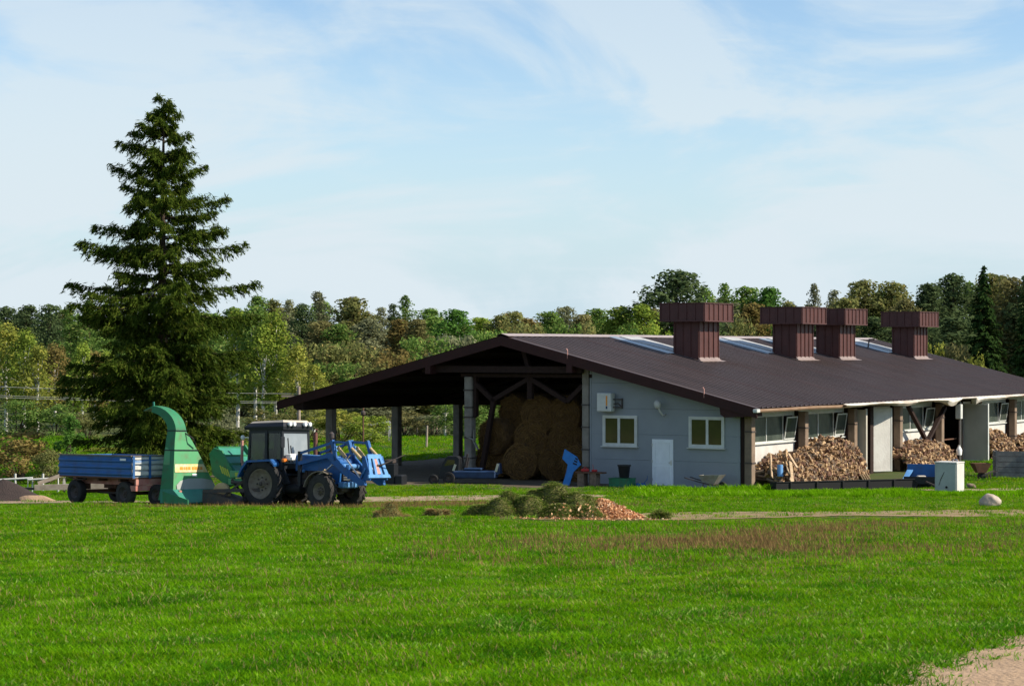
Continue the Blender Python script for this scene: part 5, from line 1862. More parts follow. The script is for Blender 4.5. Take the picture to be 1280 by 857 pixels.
PROTO = {'oak': [broadleaf(s, 10, 2.5, .04, 165, .125, 84, q) for s, q in ((1, .62), (2, .75), (3, .5), (4, .9))],
         'aspen': [broadleaf(s, 10, 1.7, .06, 300, .10, 60, .9) for s in (11, 12)],
         'birch': [birch_tree(s) for s in (21, 22, 23)],
         'spruce': [conifer(31), conifer(32)],
         'shrub': [shrub(s) for s in (41, 42, 43)],
         'sapling': [broadleaf(51, 6, 1.6, .05, 420, .11, 40, .6)]}
DIM = {'oak': (10, 5.0), 'aspen': (10, 3.4), 'birch': (8, 2.6), 'spruce': (14, 6.0), 'shrub': (5, 5.4), 'sapling': (6, 3.2)}
KIND = {'oak': ('broadleaf_tree', 'broadleaf tree'), 'aspen': ('aspen_tree', 'aspen'), 'birch': ('birch_tree', 'birch'), 'spruce': ('spruce_tree', 'spruce'), 'shrub': ('bush', 'bush'), 'sapling': ('young_tree', 'young leafy tree')}
COLW = {'green': 'green', 'deep': 'deep green', 'dark': 'dark green', 'olive': 'olive green', 'grey': 'grey-green', 'lime': 'pale green', 'yellow': 'yellowing', 'rust': 'rust-tinted', 'brown': 'brownish'}


def where(x, y, h):
    px = 640 + 2700 * x / y
    for lim, s in ((75, 'behind the soil heap'), (150, 'left of the tall spruce'), (285, 'behind the tall spruce'), (400, 'above the tractor'),
                   (500, 'behind the shed roof slope'), (640, 'just left of the roof ridge end'), (820, 'left of the roof vents'), (950, 'between the first two vents'),
                   (1095, 'behind the middle vents'), (1175, 'behind the last roof vent')):
        if px < lim:
            return s
    return 'beyond the right roof end'


TREES = [
(-37.0, 158.0, 7.7, 2.7, 'birch', 'yellow'), (-35.2, 156.0, 7.4, 2.4, 'birch', 'lime'), (-33.8, 154.0, 6.3, 2.1, 'birch', 'yellow'), (-41.1, 170.0, 8.3, 3.1, 'birch', 'green'), (-58.5, 250.0, 11.3, 4.6, 'oak', 'dark'),
(-54.8, 245.0, 11.4, 4.2, 'oak', 'dark'), (-51.4, 240.0, 11.4, 3.6, 'oak', 'dark'), (-41.0, 200.0, 9.8, 3.1, 'aspen', 'green'), (-36.4, 172.0, 6.3, 2.3, 'birch', 'rust'), (-37.3, 185.0, 8.4, 3.2, 'aspen', 'green'),
(-41.1, 210.0, 10.9, 3.1, 'aspen', 'green'), (-32.8, 165.0, 6.5, 2.0, 'birch', 'lime'), (-39.9, 185.0, 5.1, 3.2, 'oak', 'dark'), (-38.6, 205.0, 9.0, 3.3, 'aspen', 'green'), (-31.9, 170.0, 5.8, 2.5, 'birch', 'lime'),
(-32.5, 168.0, 5.8, 2.2, 'birch', 'rust'), (-42.7, 240.0, 10.6, 4.4, 'oak', 'dark'), (-38.7, 240.0, 9.7, 4.8, 'oak', 'dark'), (-34.7, 240.0, 10.6, 4.8, 'oak', 'green'), (-30.8, 175.0, 5.2, 2.6, 'birch', 'green'),
(-26.9, 178.0, 5.1, 2.9, 'birch', 'green'), (-25.5, 185.0, 9.1, 3.2, 'aspen', 'green'), (-21.1, 166.0, 9.0, 2.8, 'birch', 'lime'), (-19.6, 165.0, 9.1, 2.8, 'birch', 'green'), (-17.8, 163.0, 8.7, 2.8, 'birch', 'lime'),
(-18.6, 162.0, 7.6, 2.4, 'birch', 'lime'), (-15.9, 160.0, 6.3, 2.4, 'birch', 'yellow'), (-14.5, 158.0, 4.9, 2.1, 'birch', 'yellow'), (-33.0, 280.0, 13.4, 4.1, 'oak', 'green'), (-31.5, 285.0, 13.0, 4.2, 'oak', 'olive'),
(-29.0, 280.0, 12.5, 3.3, 'aspen', 'grey'), (-26.2, 270.0, 12.1, 3.6, 'oak', 'dark'), (-24.6, 275.0, 13.4, 4.1, 'aspen', 'grey'), (-23.1, 262.0, 9.8, 4.5, 'oak', 'brown'), (-20.0, 270.0, 13.0, 5.8, 'oak', 'olive'),
(-20.8, 260.0, 9.4, 4.2, 'oak', 'green'), (-17.3, 262.0, 10.1, 4.5, 'oak', 'grey'), (-17.0, 280.0, 11.5, 3.5, 'aspen', 'grey'), (-15.5, 282.0, 12.0, 3.1, 'aspen', 'dark'), (-13.5, 275.0, 12.9, 3.3, 'aspen', 'green'),
(-13.9, 265.0, 10.0, 4.5, 'oak', 'rust'), (-11.5, 262.0, 10.0, 4.3, 'oak', 'brown'), (-11.0, 290.0, 11.9, 5.6, 'oak', 'green'), (-7.3, 275.0, 11.5, 5.3, 'oak', 'deep'), (-4.2, 285.0, 10.6, 4.9, 'oak', 'lime'),
(-1.5, 280.0, 10.8, 4.8, 'oak', 'olive'), (0.2, 290.0, 11.5, 4.9, 'oak', 'olive'), (2.0, 275.0, 10.3, 4.3, 'oak', 'rust'), (4.9, 285.0, 11.4, 5.1, 'oak', 'green'), (7.3, 290.0, 12.2, 4.1, 'oak', 'grey'),
(9.0, 275.0, 10.8, 4.7, 'oak', 'brown'), (11.2, 285.0, 11.8, 4.9, 'oak', 'green'), (12.5, 250.0, 11.3, 5.9, 'oak', 'lime'), (14.8, 246.0, 11.5, 4.6, 'oak', 'lime'), (11.3, 255.0, 9.7, 4.3, 'oak', 'green'),
(19.0, 250.0, 15.7, 8.0, 'oak', 'dark'), (23.3, 262.0, 13.9, 4.3, 'oak', 'green'), (20.5, 245.0, 11.6, 4.5, 'oak', 'deep'), (26.6, 270.0, 14.3, 3.8, 'aspen', 'green'), (29.0, 268.0, 14.3, 5.0, 'oak', 'green'),
(31.7, 266.0, 14.1, 5.5, 'oak', 'deep'), (28.7, 255.0, 11.8, 5.1, 'oak', 'rust'), (26.0, 255.0, 11.6, 4.3, 'aspen', 'grey'), (33.6, 262.0, 12.2, 3.5, 'oak', 'olive'), (36.6, 262.0, 14.0, 2.7, 'aspen', 'grey'),
(39.9, 268.0, 13.4, 3.4, 'aspen', 'grey'), (42.7, 262.0, 14.9, 5.8, 'oak', 'olive'), (39.8, 258.0, 12.6, 4.8, 'oak', 'olive'), (46.0, 262.0, 14.7, 5.8, 'oak', 'olive'), (45.6, 250.0, 12.2, 4.3, 'oak', 'brown'),
(49.1, 255.0, 14.2, 5.5, 'oak', 'dark'), (52.7, 258.0, 15.5, 6.1, 'oak', 'dark'), (44.4, 235.0, 10.4, 6.1, 'oak', 'dark'), (46.9, 230.0, 9.8, 6.0, 'oak', 'dark'), (58.2, 262.0, 15.7, 6.0, 'oak', 'olive'),
(59.8, 258.0, 15.1, 5.4, 'oak', 'brown'), (62.3, 255.0, 15.6, 6.6, 'oak', 'dark'), (39.2, 235.0, 9.9, 6.1, 'oak', 'dark'), (35.6, 240.0, 9.7, 5.3, 'oak', 'dark'), (33.2, 152.0, 11.9, 5.2, 'spruce', 'dark'),
(35.3, 146.0, 13.0, 4.9, 'spruce', 'dark'), (25.3, 150.0, 6.7, 2.8, 'shrub', 'olive'), (28.5, 148.0, 6.5, 3.1, 'shrub', 'yellow'), (30.3, 147.0, 6.4, 3.0, 'shrub', 'brown'), (31.3, 145.0, 5.6, 2.4, 'shrub', 'yellow'),
(-18.6, 205.0, 6.7, 5.8, 'shrub', 'olive'), (-15.4, 208.0, 7.0, 6.5, 'shrub', 'olive'), (-11.3, 200.0, 6.1, 5.6, 'shrub', 'rust'), (-8.5, 212.0, 7.3, 6.6, 'shrub', 'green'), (-5.3, 216.0, 7.5, 5.8, 'shrub', 'grey'),
(-1.9, 218.0, 8.0, 5.8, 'shrub', 'green'), (-15.5, 190.0, 4.9, 5.6, 'shrub', 'green'), (-11.7, 186.0, 4.8, 5.5, 'shrub', 'olive'), (-20.9, 195.0, 4.7, 5.1, 'shrub', 'green'), (-24.6, 195.0, 4.3, 5.1, 'shrub', 'olive'),
(-8.4, 190.0, 4.9, 4.9, 'shrub', 'brown'), (1.7, 225.0, 8.8, 5.5, 'shrub', 'olive'), (5.4, 228.0, 8.8, 5.6, 'shrub', 'green'), (8.7, 226.0, 8.7, 5.5, 'shrub', 'olive'), (12.0, 222.0, 8.6, 4.9, 'shrub', 'green'),
(15.1, 222.0, 8.9, 4.9, 'shrub', 'lime'), (23.8, 225.0, 9.4, 5.0, 'shrub', 'olive'), (28.7, 225.0, 9.4, 5.0, 'shrub', 'green'), (-11.1, 140.0, 2.2, 4.4, 'shrub', 'yellow'), (-9.1, 138.0, 1.8, 2.9, 'shrub', 'lime'),
(-13.8, 146.0, 2.2, 3.8, 'shrub', 'olive'), (-16.0, 142.0, 2.1, 3.7, 'shrub', 'olive'), (-15.9, 119.0, 2.7, 2.5, 'shrub', 'grey'), (-7.5, 150.0, 1.8, 3.3, 'shrub', 'brown'), (-5.6, 152.0, 1.4, 3.2, 'shrub', 'grey'),
(-3.1, 150.0, 2.1, 3.6, 'shrub', 'green'), (-1.8, 160.0, 2.3, 3.3, 'oak', 'green'), (-7.6, 172.0, 3.1, 4.5, 'oak', 'olive'), (-5.2, 174.0, 3.2, 4.5, 'oak', 'brown'), (-10.4, 170.0, 3.0, 4.4, 'oak', 'grey'),
(-22.3, 98.0, 2.4, 3.3, 'shrub', 'rust'), (-20.6, 96.0, 1.6, 1.6, 'shrub', 'olive'), (-22.1, 108.0, 2.7, 1.7, 'sapling', 'deep'), (-23.6, 130.0, 0.8, 2.9, 'shrub', 'green'), (-20.6, 128.0, 0.5, 2.8, 'shrub', 'olive'),
(-23.8, 126.0, 0.3, 2.3, 'shrub', 'yellow'), (-34.4, 150.0, 2.5, 3.3, 'shrub', 'green'), (-31.7, 150.0, 2.2, 3.3, 'shrub', 'green'), (-28.5, 145.0, 1.8, 2.7, 'shrub', 'olive'), (-25.8, 155.0, 2.4, 3.4, 'shrub', 'green'),
(-22.7, 155.0, 2.4, 3.4, 'shrub', 'green'), (-4.6, 149.0, 3.0, 1.9, 'birch', 'green'), (-55.9, 232.0, 6.1, 5.5, 'shrub', 'dark'), (-53.2, 239.0, 4.8, 5.7, 'shrub', 'dark'), (-48.0, 235.0, 5.1, 5.6, 'shrub', 'dark'),
(-45.1, 242.0, 5.5, 5.7, 'shrub', 'dark'), (-40.0, 238.0, 5.8, 5.6, 'shrub', 'dark'), (-35.1, 234.0, 4.5, 5.5, 'shrub', 'dark'), (-33.3, 241.0, 4.8, 5.7, 'shrub', 'dark'), (-28.4, 237.0, 5.2, 5.6, 'shrub', 'dark'),
(-23.7, 233.0, 5.6, 5.5, 'shrub', 'dark'), (-20.1, 240.0, 5.9, 5.7, 'shrub', 'dark'), (-15.5, 236.0, 4.6, 5.6, 'shrub', 'dark'), (-11.0, 232.0, 5.0, 5.5, 'shrub', 'dark'), (-8.5, 239.0, 5.3, 5.7, 'shrub', 'dark'),
(-4.1, 235.0, 5.7, 5.6, 'shrub', 'dark'), (-50.2, 222.0, 7.8, 4.1, 'oak', 'green'), (-48.3, 222.0, 6.3, 4.1, 'oak', 'dark'), (-46.5, 222.0, 6.7, 4.1, 'oak', 'dark'), (-44.7, 222.0, 7.2, 4.1, 'oak', 'green'),
(-42.9, 222.0, 7.6, 4.1, 'oak', 'dark'), (-41.1, 222.0, 6.1, 4.1, 'oak', 'dark'), (-39.3, 222.0, 6.5, 4.1, 'oak', 'green'), (-37.5, 222.0, 6.9, 4.1, 'oak', 'dark'), (-35.7, 222.0, 7.3, 4.1, 'oak', 'dark'),
(-33.9, 222.0, 7.7, 4.1, 'oak', 'green'), (-32.1, 222.0, 6.2, 4.1, 'oak', 'dark'), (-30.3, 222.0, 6.7, 4.1, 'oak', 'dark'), (-72.0, 300.0, 11.6, 5.1, 'oak', 'dark'), (-71.2, 313.0, 11.6, 5.3, 'oak', 'dark'),
(-66.4, 309.0, 11.5, 5.3, 'oak', 'green'), (-63.1, 305.0, 12.0, 5.2, 'oak', 'olive'), (-58.5, 301.0, 11.6, 5.1, 'oak', 'brown'), (-57.1, 314.0, 11.4, 5.3, 'oak', 'olive'), (-54.0, 310.0, 10.8, 5.3, 'oak', 'green'),
(-49.4, 306.0, 11.6, 5.2, 'oak', 'grey'), (-46.4, 302.0, 11.4, 5.1, 'oak', 'dark'), (-44.4, 315.0, 11.6, 5.4, 'oak', 'dark'), (-40.0, 311.0, 12.4, 5.3, 'oak', 'green'), (-37.1, 307.0, 11.9, 5.2, 'oak', 'olive'),
(-32.8, 303.0, 12.3, 5.2, 'oak', 'brown'), (-31.7, 316.0, 12.5, 5.4, 'oak', 'olive'), (-27.4, 312.0, 13.4, 5.3, 'oak', 'green'), (-23.2, 308.0, 12.5, 5.2, 'oak', 'grey'), (-20.5, 304.0, 11.4, 5.2, 'oak', 'dark'),
(-16.4, 300.0, 10.9, 5.1, 'oak', 'dark'), (-13.2, 313.0, 10.7, 5.3, 'oak', 'green'), (-10.6, 309.0, 10.9, 5.3, 'oak', 'olive'), (-6.7, 305.0, 9.9, 5.2, 'oak', 'brown'), (-4.2, 301.0, 10.0, 5.1, 'oak', 'olive'),
(-0.5, 314.0, 10.3, 5.3, 'oak', 'green'), (3.4, 310.0, 10.1, 5.3, 'oak', 'grey'), (5.8, 306.0, 10.7, 5.2, 'oak', 'dark'), (9.5, 302.0, 10.4, 5.1, 'oak', 'dark'), (12.4, 315.0, 11.1, 5.4, 'oak', 'green'),
(16.1, 311.0, 11.1, 5.3, 'oak', 'olive'), (19.8, 307.0, 12.3, 5.2, 'oak', 'brown'), (21.9, 303.0, 12.8, 5.2, 'oak', 'olive'), (26.8, 316.0, 13.6, 5.4, 'oak', 'green'), (30.4, 312.0, 14.0, 5.3, 'oak', 'grey'),
(32.4, 308.0, 13.5, 5.2, 'oak', 'dark'), (35.8, 304.0, 13.8, 5.2, 'oak', 'dark'), (37.7, 300.0, 12.3, 5.1, 'oak', 'green'), (43.2, 313.0, 12.9, 5.3, 'oak', 'olive'), (46.6, 309.0, 13.3, 5.3, 'oak', 'brown'),
(48.3, 305.0, 13.8, 5.2, 'oak', 'olive'), (51.5, 301.0, 14.6, 5.1, 'oak', 'green'), (56.2, 314.0, 14.5, 5.3, 'oak', 'grey'), (59.4, 310.0, 14.8, 5.3, 'oak', 'dark'), (62.4, 306.0, 15.3, 5.2, 'oak', 'dark'),
(64.0, 302.0, 15.9, 5.1, 'oak', 'green'), (70.7, 315.0, 16.1, 5.4, 'oak', 'olive'), (73.7, 311.0, 15.7, 5.3, 'oak', 'brown'), (75.2, 307.0, 16.0, 5.2, 'oak', 'olive')]
# one label per tree: look and landmark, then its order from the left among its likes
base = []
for x, y, h, w, kind, colr in TREES:
    size = 'tall ' if h > 13 else ('low ' if h < 4 else '')
    zone = '' if y < 175 else ('' if kind == 'shrub' else ('inner ' if y < 238 else 'skyline '))
    base.append(f'{size}{zone}{COLW[colr]} {KIND[kind][1]} {where(x, y, h)}')
labels = []
ORD = ('first', 'second', 'third', 'fourth', 'fifth', 'sixth', 'seventh', 'eighth', 'ninth', 'tenth', 'eleventh', 'twelfth')
for i, (x, y, h, w, kind, colr) in enumerate(TREES):
    same = sorted((TREES[j][0] / TREES[j][1], j) for j in range(len(TREES)) if base[j] == base[i])
    lb = base[i]
    if len(same) > 1:
        lb += f', {ORD[[j for _, j in same].index(i)]} from left'
    if kind == 'spruce':
        lb = 'dark green spruce beyond the roof end, the whole tree in view' if x / y < .23 else 'dark spruce cut off by the right edge of the photo'
    if kind == 'sapling':
        lb = 'young leafy tree just above the rear of the blue trailer'
    labels.append(lb)
proto_obj = {}
for i, (x, y, h, w, kind, colr) in enumerate(TREES):
    v = (i * 7 + int(abs(x) * 3)) % len(PROTO[kind])
    nm, word = KIND[kind]
    lm = ('needle_far' if kind == 'spruce' else 'leaf_' + colr)
    label = labels[i]
    key = (kind, v)
    t = thing(nm, label, {'bush': 'bush'}.get(nm, 'tree'), (x, y, H(x, y)), random.uniform(0, 6.28), 'bushes round the meadow' if kind == 'shrub' else 'trees of the wood')
    hh, ww = DIM[kind]
    fat = {'oak': 1.75, 'aspen': 1.6, 'birch': 1.4, 'shrub': 1.25}.get(kind, 1.0)
    t.scale = (w / ww * fat, w / ww * fat, h / hh * (.97 if kind == 'oak' else 1))
    if key not in proto_obj:
        V, tb, bark = PROTO[kind][v]
        c = npmesh('crown', V, 4, lm, t)
        k = tb.build('trunk', bark, t)
        proto_obj[key] = (c, k)
        c.material_slots[0].link = 'OBJECT'
        c.material_slots[0].material = MATS[lm]
    else:
        c0, k0 = proto_obj[key]
        c, k = c0.copy(), k0.copy()
        COL.objects.link(c)
        COL.objects.link(k)
        c.parent = k.parent = t
        c.material_slots[0].link = 'OBJECT'
        c.material_slots[0].material = MATS[lm]

# ---- the wood goes on beyond both edges of the view as one mass
VV = {'leaf_green': [], 'leaf_olive': [], 'leaf_dark': []}
rw = np.random.default_rng(91)
for k in range(44):
    sd_ = -1 if k % 2 else 1
    y = rw.uniform(165, 300)
    x = sd_ * (y * rw.uniform(.262, .42) + 3)
    V, tb, bark = PROTO['oak'][k % 4]
    h = rw.uniform(9, 13) * (y / 230) ** .5
    w = rw.uniform(6, 9)
    V = V[::2].copy()
    V = V * [w / 5, w / 5, h / 10] + [x, y, 0]
    VV[list(VV)[k % 3]].append(V)
for i, (m, vs_) in enumerate(VV.items()):
    o = npmesh('woodland', np.concatenate(vs_), 4, m)
    o['kind'] = 'stuff'
    o['label'] = 'woodland continuing past the edges of the view'

# ---- the tall spruce
def big_spruce(x, y, h=17.7, seed=77):
    rg = np.random.default_rng(seed)
    t = thing('tall_spruce', 'tall dark spruce with open drooping branches behind the trailer', 'tree', (x, y, 0))
    MB().tube([(0, 0, -.2), (.05, 0, 3), (-.05, .05, 8), (0, 0, 13), (.05, 0, h - .2)], [.34, .28, .21, .11, .02], 12).build('trunk', 'bark', t, True)
    # silhouette half-width by height
    zz = np.array([0.6, 1.5, 3, 5, 7.5, 9.5, 11.5, 13.2, 14.7, 16, 17, 17.7])
    rr = np.array([2.4, 3.7, 4.2, 4.6, 4.7, 4.4, 3.6, 2.9, 2.15, 1.25, .5, .1])
    C, A, Wd, Ls, ws = [], [], [], [], []
    br = MB()
    z = .9
    while z < h - .15:
        Rz = float(np.interp(z, zz, rr))
        u = z / h
        nb = rg.integers(5, 8) if z > 8 else rg.integers(6, 9)
        az0 = rg.uniform(0, 6.28)
        for k in range(nb):
            a = az0 + 6.283 * k / nb + rg.normal(0, .22)
            bl = Rz * rg.uniform(.36, 1.10)
            if rg.random() < .12:
                bl *= .5
            d = np.array([math.cos(a), math.sin(a), 0.])
            s = np.array([-math.sin(a), math.cos(a), 0.])
            zc = z + rg.normal(0, .22)
            rise = .62 * (u - .34)                     # upper limbs rise, lower ones hang
            sag = rg.uniform(.16, .30)
            f = lambda q: np.array([0, 0, zc]) + np.outer(q, d) * bl + np.outer(bl * (rise * q - sag * q ** 1.6 + (sag * .75) * q ** 3.2), [0, 0, 1])
            qq = np.linspace(0, 1, 5)
            br.tube([tuple(p) for p in f(qq)], [.03 + .006 * bl, .026, .02, .014, .006], 5, False)
            # side twigs, each a spray of hanging needle sprigs
            nt = int(9 + bl * 11)
            for q in .16 + .84 * rg.random(nt) ** .75:
                base = f(np.array([q]))[0]
                sg = rg.choice([-1, 1])
                tl_ = (bl * .34 * (1.12 - q) + .22) * rg.uniform(.5, 1.2)
                td = d * rg.uniform(.35, .9) + s * sg * rg.uniform(.5, 1.1) + np.array([0, 0, rg.uniform(-.55, .12)])
                td /= np.linalg.norm(td)
                n = int(6 + tl_ * 19)
                v = rg.random(n)
                P = base + np.outer(v * tl_, td) + np.outer(-.38 * tl_ * v ** 2, [0, 0, 1]) + np.clip(rg.normal(0, .045, (n, 3)), -.09, .09)
                C.append(P)
                A.append(np.tile(td * .55 + d * .25 + [0, 0, -.45], (n, 1)) + rg.normal(0, .42, (n, 3)))
                Wd.append(rg.normal(0, 1, (n, 3)) + s)
                Ls.append(rg.uniform(.08, .19, n))
                ws.append(rg.uniform(.018, .036, n))
            # tuft at the limb end
            n = 46
            P = f(np.ones(n) * 1.0 - .3 * rg.random(n)) + np.clip(rg.normal(0, .11, (n, 3)), -.2, .2)
            C.append(P)
            A.append(np.tile(d * .8 + [0, 0, -.1], (n, 1)) + rg.normal(0, .5, (n, 3)))
            Wd.append(rg.normal(0, 1, (n, 3)))
            Ls.append(rg.uniform(.08, .18, n))
            ws.append(rg.uniform(.018, .034, n))
        z += rg.uniform(.30, .52) if z > 7 else rg.uniform(.24, .40)
    V = rhombs(np.concatenate(C), np.concatenate(A), np.concatenate(Wd), np.concatenate(Ls), np.concatenate(ws))
    br.build('branches', 'bark', t)
    npmesh('crown', V, 4, 'needle', t)
    return len(V)


NSP = big_spruce(-16.3, 100.8, 17.7)

# ------------------------------------------------------------------ grass
grass_col = bpy.data.collections.new('grass_tufts')


def tuft(name, m, seed, nb, h, w, spread, bend=.5, leafy=False):
    rg = np.random.default_rng(seed)
    vs, fs = [], []
    for k in range(nb):
        a = rg.uniform(0, 6.28)
        px, py = rg.normal(0, spread, 2)
        hh = h * rg.uniform(.55, 1.2)
        ww = w * rg.uniform(.7, 1.3)
        bd = bend * hh * rg.uniform(.2, 1.3)
        dx, dy = math.cos(a), math.sin(a)
        sx, sy = -dy * ww, dx * ww
        o = len(vs)
        if leafy:
            vs += [(px, py, 0), (px + dx * bd * .6 + sx, py + dy * bd * .6 + sy, hh * .7), (px + dx * bd * 1.3, py + dy * bd * 1.3, hh), (px + dx * bd * .6 - sx, py + dy * bd * .6 - sy, hh * .7)]
            fs.append((o, o + 1, o + 2, o + 3))
        else:
            vs += [(px - sx, py - sy, -.01), (px + sx, py + sy, -.01), (px + dx * bd * .35 + sx * .8, py + dy * bd * .35 + sy * .8, hh * .6), (px + dx * bd * .35 - sx * .8, py + dy * bd * .35 - sy * .8, hh * .6), (px + dx * bd, py + dy * bd, hh)]
            fs += [(o, o + 1, o + 2, o + 3), (o + 3, o + 2, o + 4)]
    me = bpy.data.meshes.new(name)
    me.from_pydata(vs, [], fs)
    me.materials.append(MATS[m])
    o = bpy.data.objects.new(name, me)
    grass_col.objects.link(o)


# collection children are picked in name order
tuft('tuft_a', 'grass', 1, 20, .060, .0042, .085, 1.1)
tuft('tuft_b', 'grass_yellow', 2, 20, .048, .0046, .09, 1.5)
tuft('tuft_c', 'grass_dark', 3, 18, .060, .0046, .08, 1.2)
tuft('tuft_d', 'weed', 4, 9, .05, .013, .045, 1.3, True)
tuft('tuft_e', 'grass_dry', 5, 5, .062, .004, .08, 1.3)
tuft('tuft_f', 'sorrel', 6, 8, .105, .005, .09, .6)
tuft('tuft_g', 'grass', 7, 14, .12, .009, .10, .8)


def near_tracks(P, extra=0.0):
    m = np.zeros(len(P), bool)
    for A in TRACKS:
        d = np.full(len(P), 1e9)
        for q in A:
            d = np.minimum(d, np.hypot(P[:, 0] - q[0], P[:, 1] - q[1]) - q[2])
        m |= d < extra + RNG.normal(0, np.where(P[:, 1] < 45, .22, .12), len(P))
    return m


def vnoise(x, y, s, seed):
    r = np.random.default_rng(seed)
    o = np.zeros_like(x)
    for k in range(6):
        a = r.uniform(0, 6.28)
        f = s * r.uniform(.5, 1.8)
        o += np.sin(f * (x * math.cos(a) + y * math.sin(a)) + r.uniform(0, 6.28))
    return o / 3.0


pts, typ, scl = [], [], []
BANDS = [(12.5, 17, 420, 1.0), (17, 24, 300, 1.05), (24, 34, 190, 1.2), (34, 46, 100, 1.4), (46, 62, 60, 1.45), (62, 76, 48, 1.5), (76, 98, 30, 1.6), (98, 150, 7, 2.3)]
for a, c, dens, sc in BANDS:
    mg = 4.5 if a < 40 else 2.5
    area = (c - a) * (2 * (.252 * (a + c) / 2 + mg))
    n = int(area * dens)
    y = a + (c - a) * RNG.random(n)
    x = (RNG.random(n) * 2 - 1) * (.252 * y + mg)
    P = np.stack([x, y], 1)
    keep = ~near_tracks(P, -.03) | ((RNG.random(n) < .05) & (y > 45)) | (~near_tracks(P, -1.9) & (RNG.random(n) < .07) & (y > 50))
    lx = (x - BX) * ca - (y - BY) * sa
    ly = (x - BX) * sa + (y - BY) * ca
    barnm = (lx > -25.4) & (lx < .25) & (ly > -5.0 + .8 * vnoise(x, y, .9, 3)) & (ly < 43)
    barnm &= ~((lx > -6) & (ly < -2.2))
    keep &= ~barnm
    # earth apron before the first wall piles, thin
    keep &= ~((np.hypot((x - .9) / 2.0, (y - 58.1) / 1.1) < 1))
    keep &= ~((np.hypot((x - 2.4) / 1.2, (y - 58.6) / .9) < 1))
    if a >= 98:
        keep &= (x < 4) | (x > 20)
    x, y = x[keep], y[keep]
    n = len(x)
    u = RNG.random(n)
    yl = np.clip(.30 + .22 * vnoise(x, y, .28, 35), .05, .75)
    k = np.where(u < .82 - yl, 0, np.where(u < .82, 1, 2))
    pw = vnoise(x, y, 2.2, 5)
    k = np.where((pw > .55) & (u < .5), 2, k)
    k = np.where((vnoise(x, y, 1.9, 15) > .75) & (u > .45) & (u < .8), 3, k)
    wd = RNG.random(n)
    right = np.clip((x / (y * .237) - .1) / .8, 0, 1) * np.clip((34 - y) / 14, 0, 1)
    k = np.where(wd < .05 + .15 * right, 3, k)
    k = np.where(wd > .905 - .06 * (vnoise(x, y, .6, 25) > .3), 4, k)
    # brown sorrel patch across the middle right of the field, dead stalks by the machines
    so = np.exp(-((x - 4.0 - (y - 40) * .3) / 3.6) ** 2 - ((y - 41) / 5.2) ** 2) + .5 * np.exp(-((x - 9.5) / 4.0) ** 2 - ((y - 50) / 4.0) ** 2)
    so += .8 * np.exp(-((x + 6) / 5) ** 2 - ((y - 69.5) / 1.6) ** 2) + .75 * np.exp(-((x + 3.5) / 5) ** 2 - ((y - 73) / 3) ** 2)
    so = so * (.55 + .5 * vnoise(x, y, 1.2, 8))
    us = RNG.random(n)
    k = np.where(us < np.clip(so, 0, .95) * .9, np.where(us * 7 % 1 < .62, 5, 4), k)
    # long lush grass by the trough and cabinet
    ls = (y > 84.5) & (y < 92.5) & (x > 5) & (np.random.default_rng(2).random(n) < .8)
    k = np.where(ls, 6, k)
    s = sc * RNG.uniform(.75, 1.25, n) * np.clip(1 + .08 * vnoise(x, y, .5, 6) + .22 * vnoise(x, y, 2.6, 16), .4, 2.2)
    # trodden and grazed low before the tracks and the trough
    g = np.full(n, 9.0)
    for A in TRACKS + [np.array([(11 + q * .69, 91.3 + q * .26, .3) for q in range(11)])]:
        for q in A:
            dy_ = q[1] - q[2] - y
            mm = (np.abs(q[0] - x) < .9) & (dy_ > -.5) & (dy_ < 9)
            g = np.where(mm, np.minimum(g, np.maximum(dy_, 0)), g)
    low = np.where(y > 45, np.clip(.42 + g / 9, .42, 1), np.clip(.55 + g / 2, .55, 1))
    k = np.where((g < 1.6) & (RNG.random(n) < .4 * (1 - g / 1.6)) & (k != 6), 4, k)
    s = s * low
    pts.append(np.stack([x, y, hz(x, y) - .004], 1))
    typ.append(k)
    scl.append(s)
pts, typ, scl = np.concatenate(pts), np.concatenate(typ), np.concatenate(scl)
n = len(pts)
gme = bpy.data.meshes.new('grass')
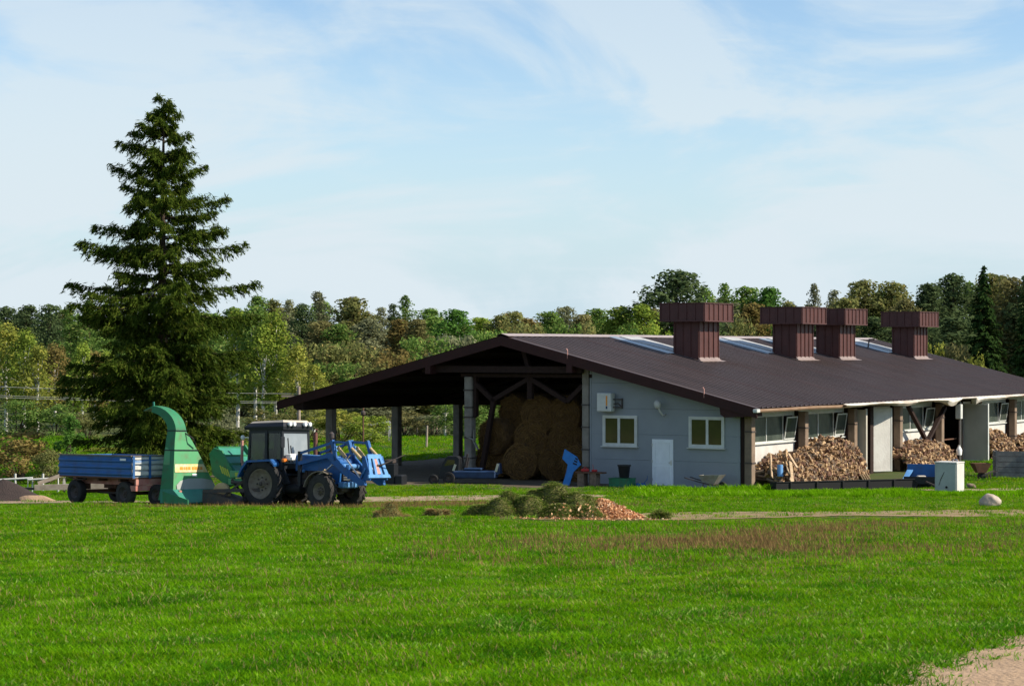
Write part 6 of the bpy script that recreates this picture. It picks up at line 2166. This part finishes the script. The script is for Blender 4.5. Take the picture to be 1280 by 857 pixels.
gme.vertices.add(n)
gme.vertices.foreach_set('co', pts.astype(np.float32).ravel())
for nm, ty, arr in (('kind_index', 'INT', typ.astype(np.int32)), ('tuft_scale', 'FLOAT', scl.astype(np.float32)), ('spin', 'FLOAT', RNG.uniform(0, 6.28, n).astype(np.float32))):
    at = gme.attributes.new(nm, ty, 'POINT')
    at.data.foreach_set('value', arr)
grass = bpy.data.objects.new('grass', gme)
COL.objects.link(grass)
grass['kind'] = 'stuff'
grass['label'] = 'short bright green grass with weeds and brown patches covering the field'
gme.materials.append(MATS['grass'])
ng = bpy.data.node_groups.new('grass_scatter', 'GeometryNodeTree')
ng.interface.new_socket('Geometry', in_out='INPUT', socket_type='NodeSocketGeometry')
ng.interface.new_socket('Geometry', in_out='OUTPUT', socket_type='NodeSocketGeometry')
gi, go = ng.nodes.new('NodeGroupInput'), ng.nodes.new('NodeGroupOutput')
ip = ng.nodes.new('GeometryNodeInstanceOnPoints')
ci = ng.nodes.new('GeometryNodeCollectionInfo')
ci.inputs['Collection'].default_value = grass_col
ci.inputs['Separate Children'].default_value = True
ci.inputs['Reset Children'].default_value = True
m2p = ng.nodes.new('GeometryNodeMeshToPoints')


def named(nm, ty):
    q = ng.nodes.new('GeometryNodeInputNamedAttribute')
    q.data_type = ty
    q.inputs['Name'].default_value = nm
    return q.outputs['Attribute']


cx = ng.nodes.new('ShaderNodeCombineXYZ')
lk = ng.links.new
lk(gi.outputs[0], m2p.inputs['Mesh'])
lk(m2p.outputs[0], ip.inputs['Points'])
lk(ci.outputs[0], ip.inputs['Instance'])
ip.inputs['Pick Instance'].default_value = True
lk(named('kind_index', 'INT'), ip.inputs['Instance Index'])
lk(named('spin', 'FLOAT'), cx.inputs['Z'])
lk(cx.outputs[0], ip.inputs['Rotation'])
lk(named('tuft_scale', 'FLOAT'), ip.inputs['Scale'])
lk(ip.outputs[0], go.inputs[0])
md = grass.modifiers.new('scatter', 'NODES')
md.node_group = ng
print('GRASS', n, 'SPRUCE', NSP)
